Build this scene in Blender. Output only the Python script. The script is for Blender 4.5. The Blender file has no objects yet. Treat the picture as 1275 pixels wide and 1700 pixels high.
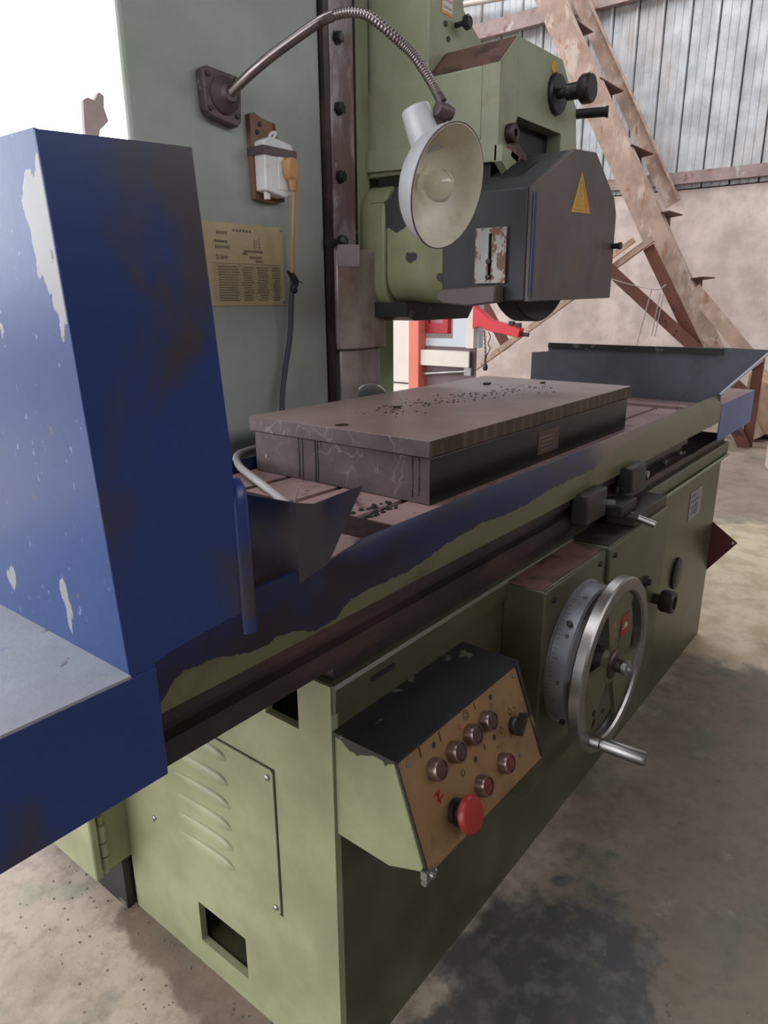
import bpy, bmesh, math, random
from mathutils import Vector, Matrix, noise
random.seed(7)
S = bpy.context.scene
COL = S.collection
PI = math.pi

# ------------------------------------------------------------------ camera, sky, light, exposure
cam_d = bpy.data.cameras.new('camera')
cam = bpy.data.objects.new('camera', cam_d)
COL.objects.link(cam)
cam.location = (0, 0, 1.3)
cam.rotation_euler = (math.radians(73.0973), math.radians(0.3512), math.radians(-51.7737))
cam_d.sensor_fit = 'VERTICAL'
cam_d.sensor_height = 36
cam_d.lens = 24.735
cam_d.clip_start = 0.02
S.camera = cam
W = bpy.data.worlds.new('overcast_sky')
S.world = W
W.use_nodes = True
W.node_tree.nodes['Background'].inputs[0].default_value = (0.93, 0.96, 1.0, 1)
W.node_tree.nodes['Background'].inputs[1].default_value = 3.2
vs = S.view_settings
vs.view_transform = 'Standard'
vs.look = 'None'
vs.gamma = 1
vs.use_curve_mapping = False
vs.exposure = 0.45


def portal(name, loc, rot, sx, sy):
    l = bpy.data.lights.new(name, 'AREA')
    l.shape = 'RECTANGLE'
    l.size = sx
    l.size_y = sy
    l.cycles.is_portal = True
    o = bpy.data.objects.new(name, l)
    COL.objects.link(o)
    o.location = loc
    o.rotation_euler = rot
    return o


portal('daylight_portal_back', (0.7, 6.52, 2.1), (math.radians(-90), 0, 0), 7.8, 4.2)
portal('daylight_portal_left', (-3.02, 2.6, 1.9), (0, math.radians(-90), 0), 3.8, 6.2)
portal('added_clerestory_portal', (2.5, -4.02, 3.65), (math.radians(90), 0, 0), 9.0, 1.4)  # high front opening behind the camera, added as fill light
portal('added_skylight_portal_right', (6.2, 3.4, 5.52), (0, 0, 0), 2.4, 5.6)  # roof opening added to brighten the right wall
portal('added_skylight_portal_left', (-0.9, 3.4, 5.52), (0, 0, 0), 2.2, 5.2)  # roof opening added to brighten the left floor

# ------------------------------------------------------------------ materials


def rgb(r, g, b):
    def f(c):
        c /= 255.0
        return c / 12.92 if c <= 0.04045 else ((c + 0.055) / 1.055) ** 2.4
    return (f(r), f(g), f(b), 1)


class N:
    """small node-building helper around one material"""
    def __init__(s, name):
        s.m = bpy.data.materials.new(name)
        s.m.use_nodes = True
        s.t = s.m.node_tree
        s.b = s.t.nodes['Principled BSDF']
        s.pos = s.t.nodes.new('ShaderNodeNewGeometry').outputs['Position']

    def new(s, k, **kw):
        n = s.t.nodes.new(k)
        for a, v in kw.items():
            setattr(n, a, v)
        return n

    def link(s, a, b):
        s.t.links.new(a, b)

    def noise(s, scale, stretch=(1, 1, 1), detail=5, rough=0.6, seed=0, dist=0.0):
        mp = s.new('ShaderNodeMapping')
        mp.inputs['Scale'].default_value = stretch
        mp.inputs['Location'].default_value = (seed * 3.7, seed * 1.9, seed * 2.3)
        s.link(s.pos, mp.inputs['Vector'])
        n = s.new('ShaderNodeTexNoise')
        n.inputs['Scale'].default_value = scale
        n.inputs['Detail'].default_value = detail
        n.inputs['Roughness'].default_value = rough
        n.inputs['Distortion'].default_value = dist
        s.link(mp.outputs[0], n.inputs['Vector'])
        return n.outputs['Fac']

    def ramp(s, v, lo, hi):
        r = s.new('ShaderNodeMapRange', interpolation_type='SMOOTHSTEP')
        r.inputs['From Min'].default_value = lo
        r.inputs['From Max'].default_value = hi
        s.link(v, r.inputs['Value'])
        return r.outputs['Result']

    def math(s, op, a, b=None, c=None):
        n = s.new('ShaderNodeMath', operation=op)
        for i, v in enumerate((a, b, c)):
            if v is None:
                continue
            if isinstance(v, (int, float)):
                n.inputs[i].default_value = v
            else:
                s.link(v, n.inputs[i])
        return n.outputs[0]

    def mix(s, f, a, b):
        n = s.new('ShaderNodeMix', data_type='RGBA')
        for k, v in ((0, f), (6, a), (7, b)):
            if isinstance(v, (int, float)):
                n.inputs[k].default_value = v
            elif isinstance(v, tuple):
                n.inputs[k].default_value = v
            else:
                s.link(v, n.inputs[k])
        return n.outputs[2]

    def xyz(s):
        if not hasattr(s, '_x'):
            n = s.new('ShaderNodeSeparateXYZ')
            s.link(s.pos, n.inputs[0])
            s._x = n.outputs
        return s._x

    def done(s, col, rough=0.5, metal=0.0, bump=0.0, bscale=60, bsrc=None, bdist=0.002, coat=0.0, spec=None):
        if isinstance(col, tuple):
            s.b.inputs['Base Color'].default_value = col
        else:
            s.link(col, s.b.inputs['Base Color'])
        for k, v in (('Roughness', rough), ('Metallic', metal), ('Coat Weight', coat)):
            if isinstance(v, (int, float)):
                s.b.inputs[k].default_value = v
            else:
                s.link(v, s.b.inputs[k])
        if spec is not None:
            s.b.inputs['Specular IOR Level'].default_value = spec
        s.b.inputs['Coat Roughness'].default_value = 0.33
        if bump:
            bn = s.new('ShaderNodeBump')
            bn.inputs['Strength'].default_value = bump
            bn.inputs['Distance'].default_value = bdist
            s.link(bsrc if bsrc is not None else s.noise(bscale, detail=4), bn.inputs['Height'])
            s.link(bn.outputs[0], s.b.inputs['Normal'])
        return s.m


def worn(name, base, patches=(), rough=0.5, metal=0.0, bump=0.15, bscale=90, coat=0.0, tone=0.12, spec=None):
    """base colour with gentle tone variation and any number of noise-shaped wear patches
    patch = (colour, scale, threshold, softness, stretch, seed)"""
    n = N(name)
    dark = tuple(c * (1 - tone * 2) for c in base[:3]) + (1,)
    lite = tuple(min(1, c * (1 + tone)) for c in base[:3]) + (1,)
    c = n.mix(n.ramp(n.noise(5, seed=3), 0.3, 0.7), dark, lite)
    for col, sc, th, so, st, sd in patches:
        c = n.mix(n.ramp(n.noise(sc, st, 7, 0.62, sd, 0.3), th, th + so), c, col)
    return n.done(c, rough, metal, bump, bscale, coat=coat, spec=spec)


ONE = (1, 1, 1)
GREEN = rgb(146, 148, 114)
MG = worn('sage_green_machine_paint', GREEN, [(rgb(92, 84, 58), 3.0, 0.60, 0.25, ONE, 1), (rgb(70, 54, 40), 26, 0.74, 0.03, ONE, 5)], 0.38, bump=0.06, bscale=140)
MGF = worn('shaded_green_front_paint', rgb(76, 74, 54), [(rgb(54, 44, 34), 2.5, 0.50, 0.3, (1, 1, 0.6), 2), (rgb(60, 34, 26), 9, 0.66, 0.03, (0.5, 1, 1.5), 6)], 0.34, bump=0.06, bscale=140)  # machine green with the shade of the front faces darkened into it
MCOLM = worn('flare_greyed_column_paint', rgb(152, 155, 148), [(rgb(136, 126, 110), 2.0, 0.55, 0.3, ONE, 4)], 0.42, bump=0.05, bscale=180, tone=0.06)  # green paint greyed: lens flare over the column put into the colour
MHEAD = worn('head_green_paint', rgb(150, 154, 126), [(rgb(118, 112, 84), 5, 0.55, 0.3, ONE, 8), (rgb(88, 66, 54), 20, 0.72, 0.03, ONE, 9)], 0.4, bump=0.05, bscale=150, tone=0.08)
MDIRT = worn('brown_dust_on_paint', rgb(104, 74, 64), [(rgb(66, 44, 38), 12, 0.5, 0.1, ONE, 3), (rgb(132, 128, 98), 10, 0.66, 0.03, ONE, 12)], 0.6, bump=0.3)
MBLACK = worn('black_paint', rgb(30, 30, 32), [(rgb(84, 88, 74), 14, 0.60, 0.02, ONE, 5)], 0.42, bump=0.1)
MRUBBER = worn('black_rubber', rgb(22, 23, 26), [], 0.6)
MSTEEL = worn('dull_machined_steel', rgb(150, 148, 146), [(rgb(94, 78, 70), 8, 0.56, 0.2, ONE, 3)], 0.32, 0.85, 0.08)
MCHROME = worn('polished_rim_steel', rgb(160, 156, 154), [(rgb(120, 100, 90), 10, 0.55, 0.2, ONE, 4)], 0.34, 0.95, 0.04)
MDARKST = worn('oily_dark_steel', rgb(52, 42, 42), [(rgb(84, 60, 56), 7, 0.5, 0.2, (0.4, 1, 1), 2)], 0.42, 0.3, 0.15)
MIRON = worn('dark_grey_wheel_cover_steel', rgb(96, 86, 82), [(rgb(108, 84, 72), 12, 0.54, 0.16, (1, 1, 0.5), 5), (rgb(48, 44, 44), 5, 0.6, 0.15, (1, 1, 0.4), 7)], 0.48, 0.15, 0.1)
MIRONT = worn('dark_top_of_cover', rgb(62, 62, 64), [(rgb(44, 62, 110), 6, 0.68, 0.1, ONE, 3)], 0.55, 0.1, 0.1)
MRUST = worn('rusty_structural_steel', rgb(180, 152, 136), [(rgb(204, 184, 172), 9, 0.5, 0.15, (1, 1, 0.5), 3), (rgb(160, 118, 96), 14, 0.58, 0.1, (1, 1, 0.4), 6)], 0.7, 0, 0.3, 60)
MRUSTD = worn('dark_rust_angle_iron', rgb(110, 66, 50), [(rgb(70, 40, 32), 10, 0.55, 0.1, ONE, 3)], 0.7, 0, 0.3, 60)
MPURL = worn('weathered_purlin_steel', rgb(172, 150, 146), [(rgb(140, 96, 86), 8, 0.55, 0.12, ONE, 3), (rgb(196, 188, 188), 10, 0.6, 0.1, ONE, 9)], 0.6, 0.1, 0.2)
MRAIL = worn('rusted_guide_rail_steel', rgb(158, 144, 146), [(rgb(116, 94, 92), 11, 0.46, 0.12, (1, 1, 0.5), 3), (rgb(176, 170, 168), 26, 0.66, 0.05, (1, 1, 0.5), 8)], 0.4, 0.1, 0.2)
MCOVER = worn('brown_stained_rail_cover', rgb(176, 164, 158), [(rgb(140, 110, 98), 3.5, 0.5, 0.2, (1, 1, 0.6), 5)], 0.3, 0.4, 0.06, 30)
MLAMP = worn('silver_grey_lamp_enamel', rgb(196, 196, 200), [(rgb(130, 96, 92), 18, 0.66, 0.05, ONE, 3)], 0.42, 0.1, 0.08)
MLAMPIN = worn('cream_lamp_inside', rgb(226, 220, 200), [(rgb(190, 178, 152), 14, 0.5, 0.3, ONE, 3), (rgb(110, 80, 60), 60, 0.72, 0.03, ONE, 5)], 0.45)
MFLEX = worn('bright_flexible_conduit', rgb(150, 140, 138), [(rgb(98, 76, 74), 14, 0.55, 0.15, ONE, 6)], 0.3, 0.9, 0.1)
MFLANGE = worn('brown_rusted_flange', rgb(92, 76, 80), [(rgb(140, 134, 136), 30, 0.66, 0.04, ONE, 5)], 0.5, 0.3, 0.2)
MWOOD = worn('old_board', rgb(126, 92, 72), [(rgb(82, 58, 46), 20, 0.5, 0.1, (1, 1, 0.3), 2)], 0.7, 0, 0.3)
MPLAST = worn('white_socket_plastic', rgb(222, 220, 220), [(rgb(190, 148, 134), 16, 0.62, 0.1, ONE, 4)], 0.4)
MORANGE = worn('yellowed_plug_rubber', rgb(186, 138, 88), [], 0.45, bump=0.05)
MBRASS = worn('brass_plate', rgb(190, 172, 134), [(rgb(160, 144, 116), 6, 0.5, 0.3, ONE, 4)], 0.4, 0.1, 0.03)
MPRINT = worn('dark_print', rgb(104, 92, 80), [], 0.6)
MPRINTB = worn('black_print', rgb(40, 32, 28), [], 0.6)
MPRINTR = worn('red_print', rgb(150, 36, 26), [], 0.5)
MPANEL = worn('tan_control_plate', rgb(138, 106, 72), [(rgb(98, 70, 46), 9, 0.50, 0.2, ONE, 4), (rgb(70, 46, 30), 24, 0.68, 0.08, ONE, 8)], 0.4, 0.1, 0.08)
MBTN = worn('dark_maroon_button', rgb(74, 44, 42), [], 0.45)
MBTNR = worn('red_button_cap', rgb(96, 40, 40), [], 0.4)
MRING = worn('tarnished_button_ring', rgb(140, 118, 112), [], 0.3, 0.85)
MESTOP = worn('red_emergency_button', rgb(150, 38, 32), [], 0.38, bump=0.02)
MYEL = worn('yellow_warning_label', rgb(214, 158, 44), [(rgb(196, 128, 40), 20, 0.55, 0.1, ONE, 3)], 0.5)
MWHITE = worn('white_label', rgb(206, 200, 200), [], 0.5)
MPINK = worn('pink_print', rgb(196, 140, 150), [], 0.5)
MMAROON = worn('maroon_sheet', rgb(98, 44, 40), [], 0.45, bump=0.03)
MDIAL = worn('dull_dial_aluminium', rgb(150, 150, 156), [(rgb(110, 104, 104), 16, 0.55, 0.2, ONE, 5)], 0.42, 0.55, 0.05)
MWEB = worn('olive_wheel_web', rgb(88, 84, 62), [(rgb(150, 92, 40), 9, 0.60, 0.08, ONE, 3), (rgb(52, 44, 36), 12, 0.5, 0.2, ONE, 7)], 0.4)
MREDARM = worn('bright_red_arm', rgb(214, 44, 56), [], 0.35, bump=0.02, tone=0.04)
MREDF = worn('deep_red_frame', rgb(178, 30, 44), [], 0.4, bump=0.02)
MCREAM = worn('cream_enamel', rgb(222, 212, 202), [], 0.45, bump=0.02, tone=0.03)
MPALE = worn('pale_blue_white_enamel', rgb(200, 206, 214), [], 0.4, bump=0.02, tone=0.03)
MSALM = worn('salmon_post_paint', rgb(224, 122, 102), [], 0.5, bump=0.03, tone=0.04)
MGRN2 = worn('bright_green_strip_paint', rgb(160, 184, 128), [(rgb(130, 140, 100), 8, 0.6, 0.2, ONE, 3)], 0.5)
MBROWNB = worn('brown_machine_bed', rgb(112, 88, 92), [], 0.5)
MPLANK = worn('pale_torn_board', rgb(190, 170, 170), [], 0.7, bump=0.1)
MCRATE = worn('pale_plywood', rgb(206, 172, 146), [(rgb(168, 128, 102), 12, 0.5, 0.2, (1, 1, 0.3), 3)], 0.7)
MHOSE = worn('grey_white_hose', rgb(170, 162, 162), [], 0.5)
MBLUE2 = worn('mid_blue_paint', rgb(70, 98, 150), [(rgb(64, 54, 60), 10, 0.62, 0.1, ONE, 3)], 0.35)
MTRAYIN = worn('slate_tray_paint', rgb(86, 87, 98), [(rgb(62, 62, 70), 4, 0.5, 0.2, ONE, 3), (rgb(98, 76, 76), 14, 0.70, 0.05, ONE, 5)], 0.5, bump=0.12)
MDUST = worn('pink_brown_grinding_dust', rgb(150, 122, 118), [(rgb(96, 70, 66), 14, 0.56, 0.1, ONE, 3), (rgb(52, 38, 38), 22, 0.64, 0.05, ONE, 5)], 0.8, bump=0.3, bscale=60)
MSLUDGE = worn('dark_sludge', rgb(66, 52, 54), [(rgb(168, 160, 166), 70, 0.66, 0.06, ONE, 3)], 0.35, 0.1, 0.8, 120)
MSWARF = worn('black_swarf', rgb(40, 26, 24), [], 0.7)
MGLASSD = worn('dim_pink_glass', rgb(206, 138, 150), [], 0.12, bump=0.0)

# clear bulb glass
n = N('clear_bulb_glass')
n.b.inputs['Transmission Weight'].default_value = 0.85
MBULB = n.done((0.9, 0.87, 0.78, 1), 0.08)

# magnetic chuck top: brown dust with darker swarf specks
n = N('dusty_chuck_top')
c = n.mix(n.ramp(n.noise(3, seed=2), 0.35, 0.7), rgb(134, 112, 106), rgb(160, 140, 134))
c = n.mix(n.ramp(n.noise(70, detail=3, seed=5), 0.70, 0.76), c, rgb(52, 34, 30))
MTOP = n.done(c, 0.42, 0.15, 0.12, 120)

# side of the chuck's top plate: pole laminations as faint vertical bands along the length
n = N('laminated_plate_edge')
xs = n.math('SINE', n.math('MULTIPLY', n.xyz()[0], 2 * PI / 0.036))
c = n.mix(n.ramp(xs, 0.1, 0.9), rgb(74, 58, 46), rgb(96, 80, 66))
c = n.mix(n.ramp(n.noise(8, seed=4), 0.4, 0.7), c, rgb(60, 46, 38))
MLAM = n.done(c, 0.5, 0.25, 0.1)

# scratched plum-brown chuck paint with pale crack lines
n = N('cracked_brown_chuck_paint')
c = n.mix(n.ramp(n.noise(7, seed=2), 0.35, 0.65), rgb(86, 70, 72), rgb(112, 96, 98))
w = n.new('ShaderNodeTexVoronoi', feature='DISTANCE_TO_EDGE')
w.inputs['Scale'].default_value = 16
dv = n.new('ShaderNodeVectorMath', operation='ADD')
nt = n.new('ShaderNodeTexNoise')
nt.inputs['Scale'].default_value = 14
n.link(n.pos, nt.inputs['Vector'])
sc = n.new('ShaderNodeVectorMath', operation='SCALE')
sc.inputs['Scale'].default_value = 0.12
n.link(nt.outputs['Color'], sc.inputs[0])
n.link(n.pos, dv.inputs[0])
n.link(sc.outputs[0], dv.inputs[1])
n.link(dv.outputs[0], w.inputs['Vector'])
crk = n.math('MULTIPLY', n.math('SUBTRACT', 1.0, n.ramp(w.outputs['Distance'], 0.0, 0.035)), n.ramp(n.noise(9, seed=9), 0.48, 0.6))
c = n.mix(n.math('MULTIPLY', crk, 0.5), c, rgb(160, 150, 150))
c = n.mix(n.ramp(n.noise(26, seed=12), 0.68, 0.70), c, rgb(160, 146, 132))
MCHK = n.done(c, 0.42, 0.1, 0.25, 80)
MCHKF = worn('black_chuck_front_paint', rgb(36, 32, 30), [(rgb(56, 44, 40), 5, 0.55, 0.2, ONE, 4)], 0.32, 0, 0.06)


def blue_paint(name, base, patch, edge):
    n = N(name)
    x, y, z = n.xyz()[0], n.xyz()[1], n.xyz()[2]
    c = n.mix(n.ramp(n.noise(4, seed=2), 0.3, 0.7), tuple(v * 0.85 for v in base[:3]) + (1,), base)
    c = n.mix(n.ramp(n.noise(5.5, (1, 1, 0.8), 6, 0.55, 8, 0.4), *patch), c, rgb(60, 54, 60))
    rough = 0.3
    if edge:
        # chipped-away paint along the vertical fold, bare primer beneath, and sparse chips
        band = n.math('MULTIPLY', n.math('SUBTRACT', 1.0, n.ramp(y, 0.588, 0.635)), n.ramp(z, 1.22, 1.26))
        chips = n.ramp(n.math('ADD', n.noise(11, (1, 1.4, 0.7), 7, 0.5, 4), n.math('MULTIPLY', band, 0.19)), 0.66, 0.67)
        c = n.mix(chips, c, rgb(150, 148, 150))
        sp = n.ramp(n.noise(120, (1, 1, 0.6), 3, 0.5, 2), 0.68, 0.72)
        c = n.mix(n.math('MULTIPLY', sp, 0.5), c, rgb(150, 164, 190))
        chips2 = n.ramp(n.noise(22, (1, 1, 0.6), 6, 0.6, 15), 0.67, 0.68)
        c = n.mix(chips2, c, rgb(96, 84, 84))
        return n.done(c, 0.3, 0, 0.35, bsrc=n.math('ADD', chips, n.math('MULTIPLY', n.noise(60, detail=5), 0.5)), bdist=0.0012, coat=0.3)
    return n.done(c, rough, 0, 0.05, 90)


MBLUE = blue_paint('dark_blue_guard_paint', rgb(34, 56, 112), (0.50, 0.66), False)
MBLUEL = blue_paint('chipped_blue_side_paint', rgb(26, 62, 122), (0.78, 0.9), True)
MSHELF = worn('dusty_grey_blue_shelf', rgb(150, 152, 158), [(rgb(96, 86, 88), 26, 0.66, 0.03, ONE, 3), (rgb(80, 98, 140), 6, 0.62, 0.1, ONE, 6)], 0.4, 0, 0.4, 50)

# table apron: blue overspray above a ragged line, old green below it
n = N('blue_over_green_apron_paint')
fc = n.new('ShaderNodeFloatCurve')
x = n.xyz()[0]
z = n.xyz()[2]
t = n.math('DIVIDE', n.math('SUBTRACT', x, 0.36), 1.3)
n.link(t, fc.inputs['Value'])
cv = fc.mapping.curves[0]
bnd = [(0.36, .895), (0.372, .905), (0.40, .919), (0.47, .907), (0.54, .903), (0.62, .889), (0.68, .908), (0.74, .906), (0.83, .909), (0.9, .919), (1.01, .926), (1.17, .921), (1.24, .929), (1.36, .930), (1.50, .930), (1.56, .944), (1.62, .948), (1.66, .95)]
for i, (bx, bz) in enumerate(bnd):
    u = (bx - .36) / 1.3
    v = (bz - .86) / .12
    if i == 0:
        cv.points[0].location = (u, v)
    elif i == len(bnd) - 1:
        cv.points[-1].location = (u, v)
    else:
        cv.points.new(u, v)
fc.mapping.update()
zb = n.math('MULTIPLY_ADD', fc.outputs[0], 0.12, 0.86)
rag = n.math('MULTIPLY', n.math('SUBTRACT', n.noise(38, detail=6, seed=3), 0.5), 0.018)
mask = n.ramp(n.math('SUBTRACT', n.math('ADD', z, rag), zb), -0.0006, 0.0006)
blue = n.mix(n.ramp(n.noise(5, (1, 1, 2), seed=4), 0.45, 0.6), rgb(18, 28, 66), rgb(28, 24, 34))
blue = n.mix(n.ramp(x, 1.45, 1.62), blue, rgb(106, 92, 80))  # bronze floor reflection at the right end, painted into the colour
grn = n.mix(n.ramp(n.noise(9, seed=7), 0.5, 0.75), rgb(92, 90, 64), rgb(66, 58, 44))
c = n.mix(mask, grn, blue)
MAPRON = n.done(c, 0.3, 0, 0.05, 60)

# floor
n = N('floor_stains_and_painted_light')
x, y = n.xyz()[0], n.xyz()[1]
c = n.mix(n.ramp(n.noise(1.3, seed=2), 0.3, 0.7), rgb(168, 150, 132), rgb(196, 180, 164))
c = n.mix(n.ramp(n.noise(4.5, detail=8, seed=5), 0.48, 0.7), c, rgb(140, 124, 108))
c = n.mix(n.math('MULTIPLY', n.ramp(n.noise(3.2, detail=6, seed=11), 0.56, 0.66), 0.5), c, rgb(112, 128, 104))


def blob(n, cx, cy, rx, ry, amp=0.6, sc=5, seed=1):
    x, y = n.xyz()[0], n.xyz()[1]
    dx = n.math('DIVIDE', n.math('SUBTRACT', x, cx), rx)
    dy = n.math('DIVIDE', n.math('SUBTRACT', y, cy), ry)
    d = n.math('SQRT', n.math('ADD', n.math('MULTIPLY', dx, dx), n.math('MULTIPLY', dy, dy)))
    d = n.math('ADD', d, n.math('MULTIPLY', n.math('SUBTRACT', n.noise(sc, detail=7, seed=seed), 0.5), amp * 2))
    return n.math('SUBTRACT', 1.0, n.ramp(d, 0.8, 1.1))


c = n.mix(n.math('MULTIPLY', blob(n, 1.9, -0.35, 2.3, 1.0, 0.35, 3, seed=12), 0.8), c, rgb(108, 96, 82))  # machine's shadow over the front floor, painted as a broad darker patch
c = n.mix(n.math('MULTIPLY', n.ramp(n.noise(4.0, detail=7, seed=31), 0.52, 0.66), 0.5), c, rgb(96, 100, 88))
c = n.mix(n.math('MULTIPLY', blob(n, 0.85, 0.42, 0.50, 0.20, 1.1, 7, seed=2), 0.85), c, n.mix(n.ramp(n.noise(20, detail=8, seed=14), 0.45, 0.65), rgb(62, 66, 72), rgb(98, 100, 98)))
c = n.mix(n.math('MULTIPLY', n.ramp(n.noise(26, detail=9, rough=0.7, seed=17), 0.45, 0.68), 0.35), c, rgb(84, 74, 64))
c = n.mix(n.math('MULTIPLY', n.ramp(n.noise(9, detail=8, rough=0.7, seed=19), 0.60, 0.74), 0.25), c, rgb(200, 186, 168))
c = n.mix(n.ramp(n.noise(190, detail=2, seed=22), 0.74, 0.78), c, rgb(206, 198, 188))
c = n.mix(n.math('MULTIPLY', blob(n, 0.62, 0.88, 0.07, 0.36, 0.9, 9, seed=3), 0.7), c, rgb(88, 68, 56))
c = n.mix(n.math('MULTIPLY', blob(n, 3.6, 0.55, 1.0, 0.55, seed=5), 0.75), c, n.mix(n.ramp(n.noise(6, detail=8, seed=41), 0.4, 0.62), rgb(232, 214, 184), rgb(196, 176, 140)))  # pool of light beyond the base, painted in as paler floor
c = n.mix(n.math('MULTIPLY', blob(n, 5.6, 0.9, 1.1, 0.6, seed=6), 0.6), c, rgb(150, 128, 124))
c = n.mix(n.ramp(n.noise(36, detail=3, seed=8), 0.72, 0.76), c, rgb(92, 78, 70))
c = n.mix(n.ramp(n.noise(15, detail=4, seed=21), 0.74, 0.76), c, rgb(74, 84, 80))
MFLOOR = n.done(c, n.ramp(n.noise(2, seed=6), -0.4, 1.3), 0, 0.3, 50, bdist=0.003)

# walls
MPLASTER = worn('pinkish_rough_render_wall', rgb(234, 216, 208), [(rgb(204, 184, 166), 0.5, 0.48, 0.3, ONE, 3), (rgb(238, 228, 222), 0.9, 0.55, 0.25, ONE, 7), (rgb(180, 156, 136), 30, 0.74, 0.05, ONE, 2)], 0.85, 0, 0.5, 30)
MSHEET = worn('dusty_galvanised_sheet', rgb(206, 208, 210), [(rgb(184, 172, 164), 2.2, 0.5, 0.3, (1, 1, 0.4), 3), (rgb(204, 178, 158), 3, 0.66, 0.12, (1, 1, 0.5), 9)], 0.5, 0.1, 0.05, 30)
MROOF = worn('dull_roof_sheet', rgb(120, 120, 120), [], 0.7)
MDKWALL = worn('grey_block_wall', rgb(120, 112, 106), [(rgb(90, 84, 80), 3, 0.5, 0.2, ONE, 4)], 0.85)

# ------------------------------------------------------------------ geometry helpers
WP = {}


def obj(name, bm, m, parent=None, bev=0, smooth=35, label=None, kind=None, segs=2):
    bmesh.ops.remove_doubles(bm, verts=bm.verts, dist=1e-6)
    bmesh.ops.recalc_face_normals(bm, faces=bm.faces)
    me = bpy.data.meshes.new(name)
    vs_ = [v.co for v in bm.verts]
    lo = Vector([min(v[i] for v in vs_) for i in range(3)])
    hi = Vector([max(v[i] for v in vs_) for i in range(3)])
    ctr = (lo + hi) / 2
    if parent is None:
        ctr.z = lo.z
    bmesh.ops.translate(bm, verts=bm.verts, vec=-ctr)
    bm.to_mesh(me)
    bm.free()
    for p in me.polygons:
        p.use_smooth = True
    me.set_sharp_from_angle(angle=math.radians(smooth))
    for mm in (m if isinstance(m, (list, tuple)) else [m]):
        me.materials.append(mm)
    o = bpy.data.objects.new(name, me)
    COL.objects.link(o)
    WP[o.name] = ctr.copy()
    if parent is not None:
        o.parent = parent
        o.location = ctr - WP[parent.name]
    else:
        o.location = ctr
    if bev:
        md = o.modifiers.new('bevel', 'BEVEL')
        md.width = bev
        md.segments = segs
        md.limit_method = 'ANGLE'
        md.angle_limit = math.radians(40)
    if label:
        o['label'] = label
    if kind:
        o['kind'] = kind
    return o


def thing(name, label, cat, loc, group=None):
    o = bpy.data.objects.new(name, None)
    o.empty_display_size = 0.1
    COL.objects.link(o)
    o.location = loc
    WP[o.name] = Vector(loc)
    return tag(o, label, cat, group)


def tag(o, label, cat, group=None):
    o['label'] = label
    o['category'] = cat
    if group:
        o['group'] = group
    return o


def B():
    return bmesh.new()


def box(bm, x0, x1, y0, y1, z0, z1, mi=0):
    v = [bm.verts.new(p) for p in ((x0, y0, z0), (x1, y0, z0), (x1, y1, z0), (x0, y1, z0), (x0, y0, z1), (x1, y0, z1), (x1, y1, z1), (x0, y1, z1))]
    for f in ((0, 3, 2, 1), (4, 5, 6, 7), (0, 1, 5, 4), (1, 2, 6, 5), (2, 3, 7, 6), (3, 0, 4, 7)):
        bm.faces.new([v[i] for i in f]).material_index = mi
    return bm


def prism(bm, pts, axis, a, b, mi=0):
    def P(p, t):
        return {'x': (t, p[0], p[1]), 'y': (p[0], t, p[1]), 'z': (p[0], p[1], t)}[axis]
    A = [bm.verts.new(P(p, a)) for p in pts]
    C = [bm.verts.new(P(p, b)) for p in pts]
    bm.faces.new(A).material_index = mi
    bm.faces.new(C[::-1]).material_index = mi
    k = len(pts)
    for i in range(k):
        bm.faces.new((A[i], A[(i + 1) % k], C[(i + 1) % k], C[i])).material_index = mi
    return bm


def sheet(bm, pts, off, mi=0):
    A = [bm.verts.new(p) for p in pts]
    C = [bm.verts.new(Vector(p) + Vector(off)) for p in pts]
    bm.faces.new(A).material_index = mi
    bm.faces.new(C[::-1]).material_index = mi
    k = len(pts)
    for i in range(k):
        bm.faces.new((A[i], A[(i + 1) % k], C[(i + 1) % k], C[i])).material_index = mi
    return bm


def frame_of(d):
    d = Vector(d).normalized()
    a = Vector((0, 0, 1)) if abs(d.z) < 0.9 else Vector((1, 0, 0))
    u = d.cross(a).normalized()
    return d, u, d.cross(u)


def lathe(bm, prof, org, axis, n=32, close=True, mi=0, a0=0.0):
    """prof = [(radius, height along axis)]"""
    d, u, v = frame_of(axis)
    org = Vector(org)
    rings = []
    for r, h in prof:
        if r < 1e-6:
            rings.append([bm.verts.new(org + d * h)])
        else:
            rings.append([bm.verts.new(org + d * h + (u * math.cos(a0 + 2 * PI * i / n) + v * math.sin(a0 + 2 * PI * i / n)) * r) for i in range(n)])
    for A, C in zip(rings, rings[1:]):
        for i in range(n):
            j = (i + 1) % n
            if len(A) == 1 and len(C) == 1:
                continue
            if len(A) == 1:
                f = (A[0], C[i], C[j])
            elif len(C) == 1:
                f = (A[i], C[0], A[j])
            else:
                f = (A[i], C[i], C[j], A[j])
            bm.faces.new(f).material_index = mi
    if close:
        for R_ in (rings[0], rings[-1]):
            if len(R_) > 2:
                bm.faces.new(R_).material_index = mi
    return bm


def cyl(bm, p, q, r, r2=None, n=24, mi=0):
    p, q = Vector(p), Vector(q)
    return lathe(bm, [(r, 0), (r if r2 is None else r2, (q - p).length)], p, q - p, n, True, mi)


def smooth_path(pts, k=8):
    P = [Vector(p) for p in pts]
    P = [P[0] * 2 - P[1]] + P + [P[-1] * 2 - P[-2]]
    out = []
    for i in range(1, len(P) - 2):
        for j in range(k):
            t = j / k
            a, b, c_, d = P[i - 1], P[i], P[i + 1], P[i + 2]
            out.append(0.5 * ((2 * b) + (c_ - a) * t + (2 * a - 5 * b + 4 * c_ - d) * t * t + (3 * b - a - 3 * c_ + d) * t ** 3))
    out.append(P[-2])
    return out


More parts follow.
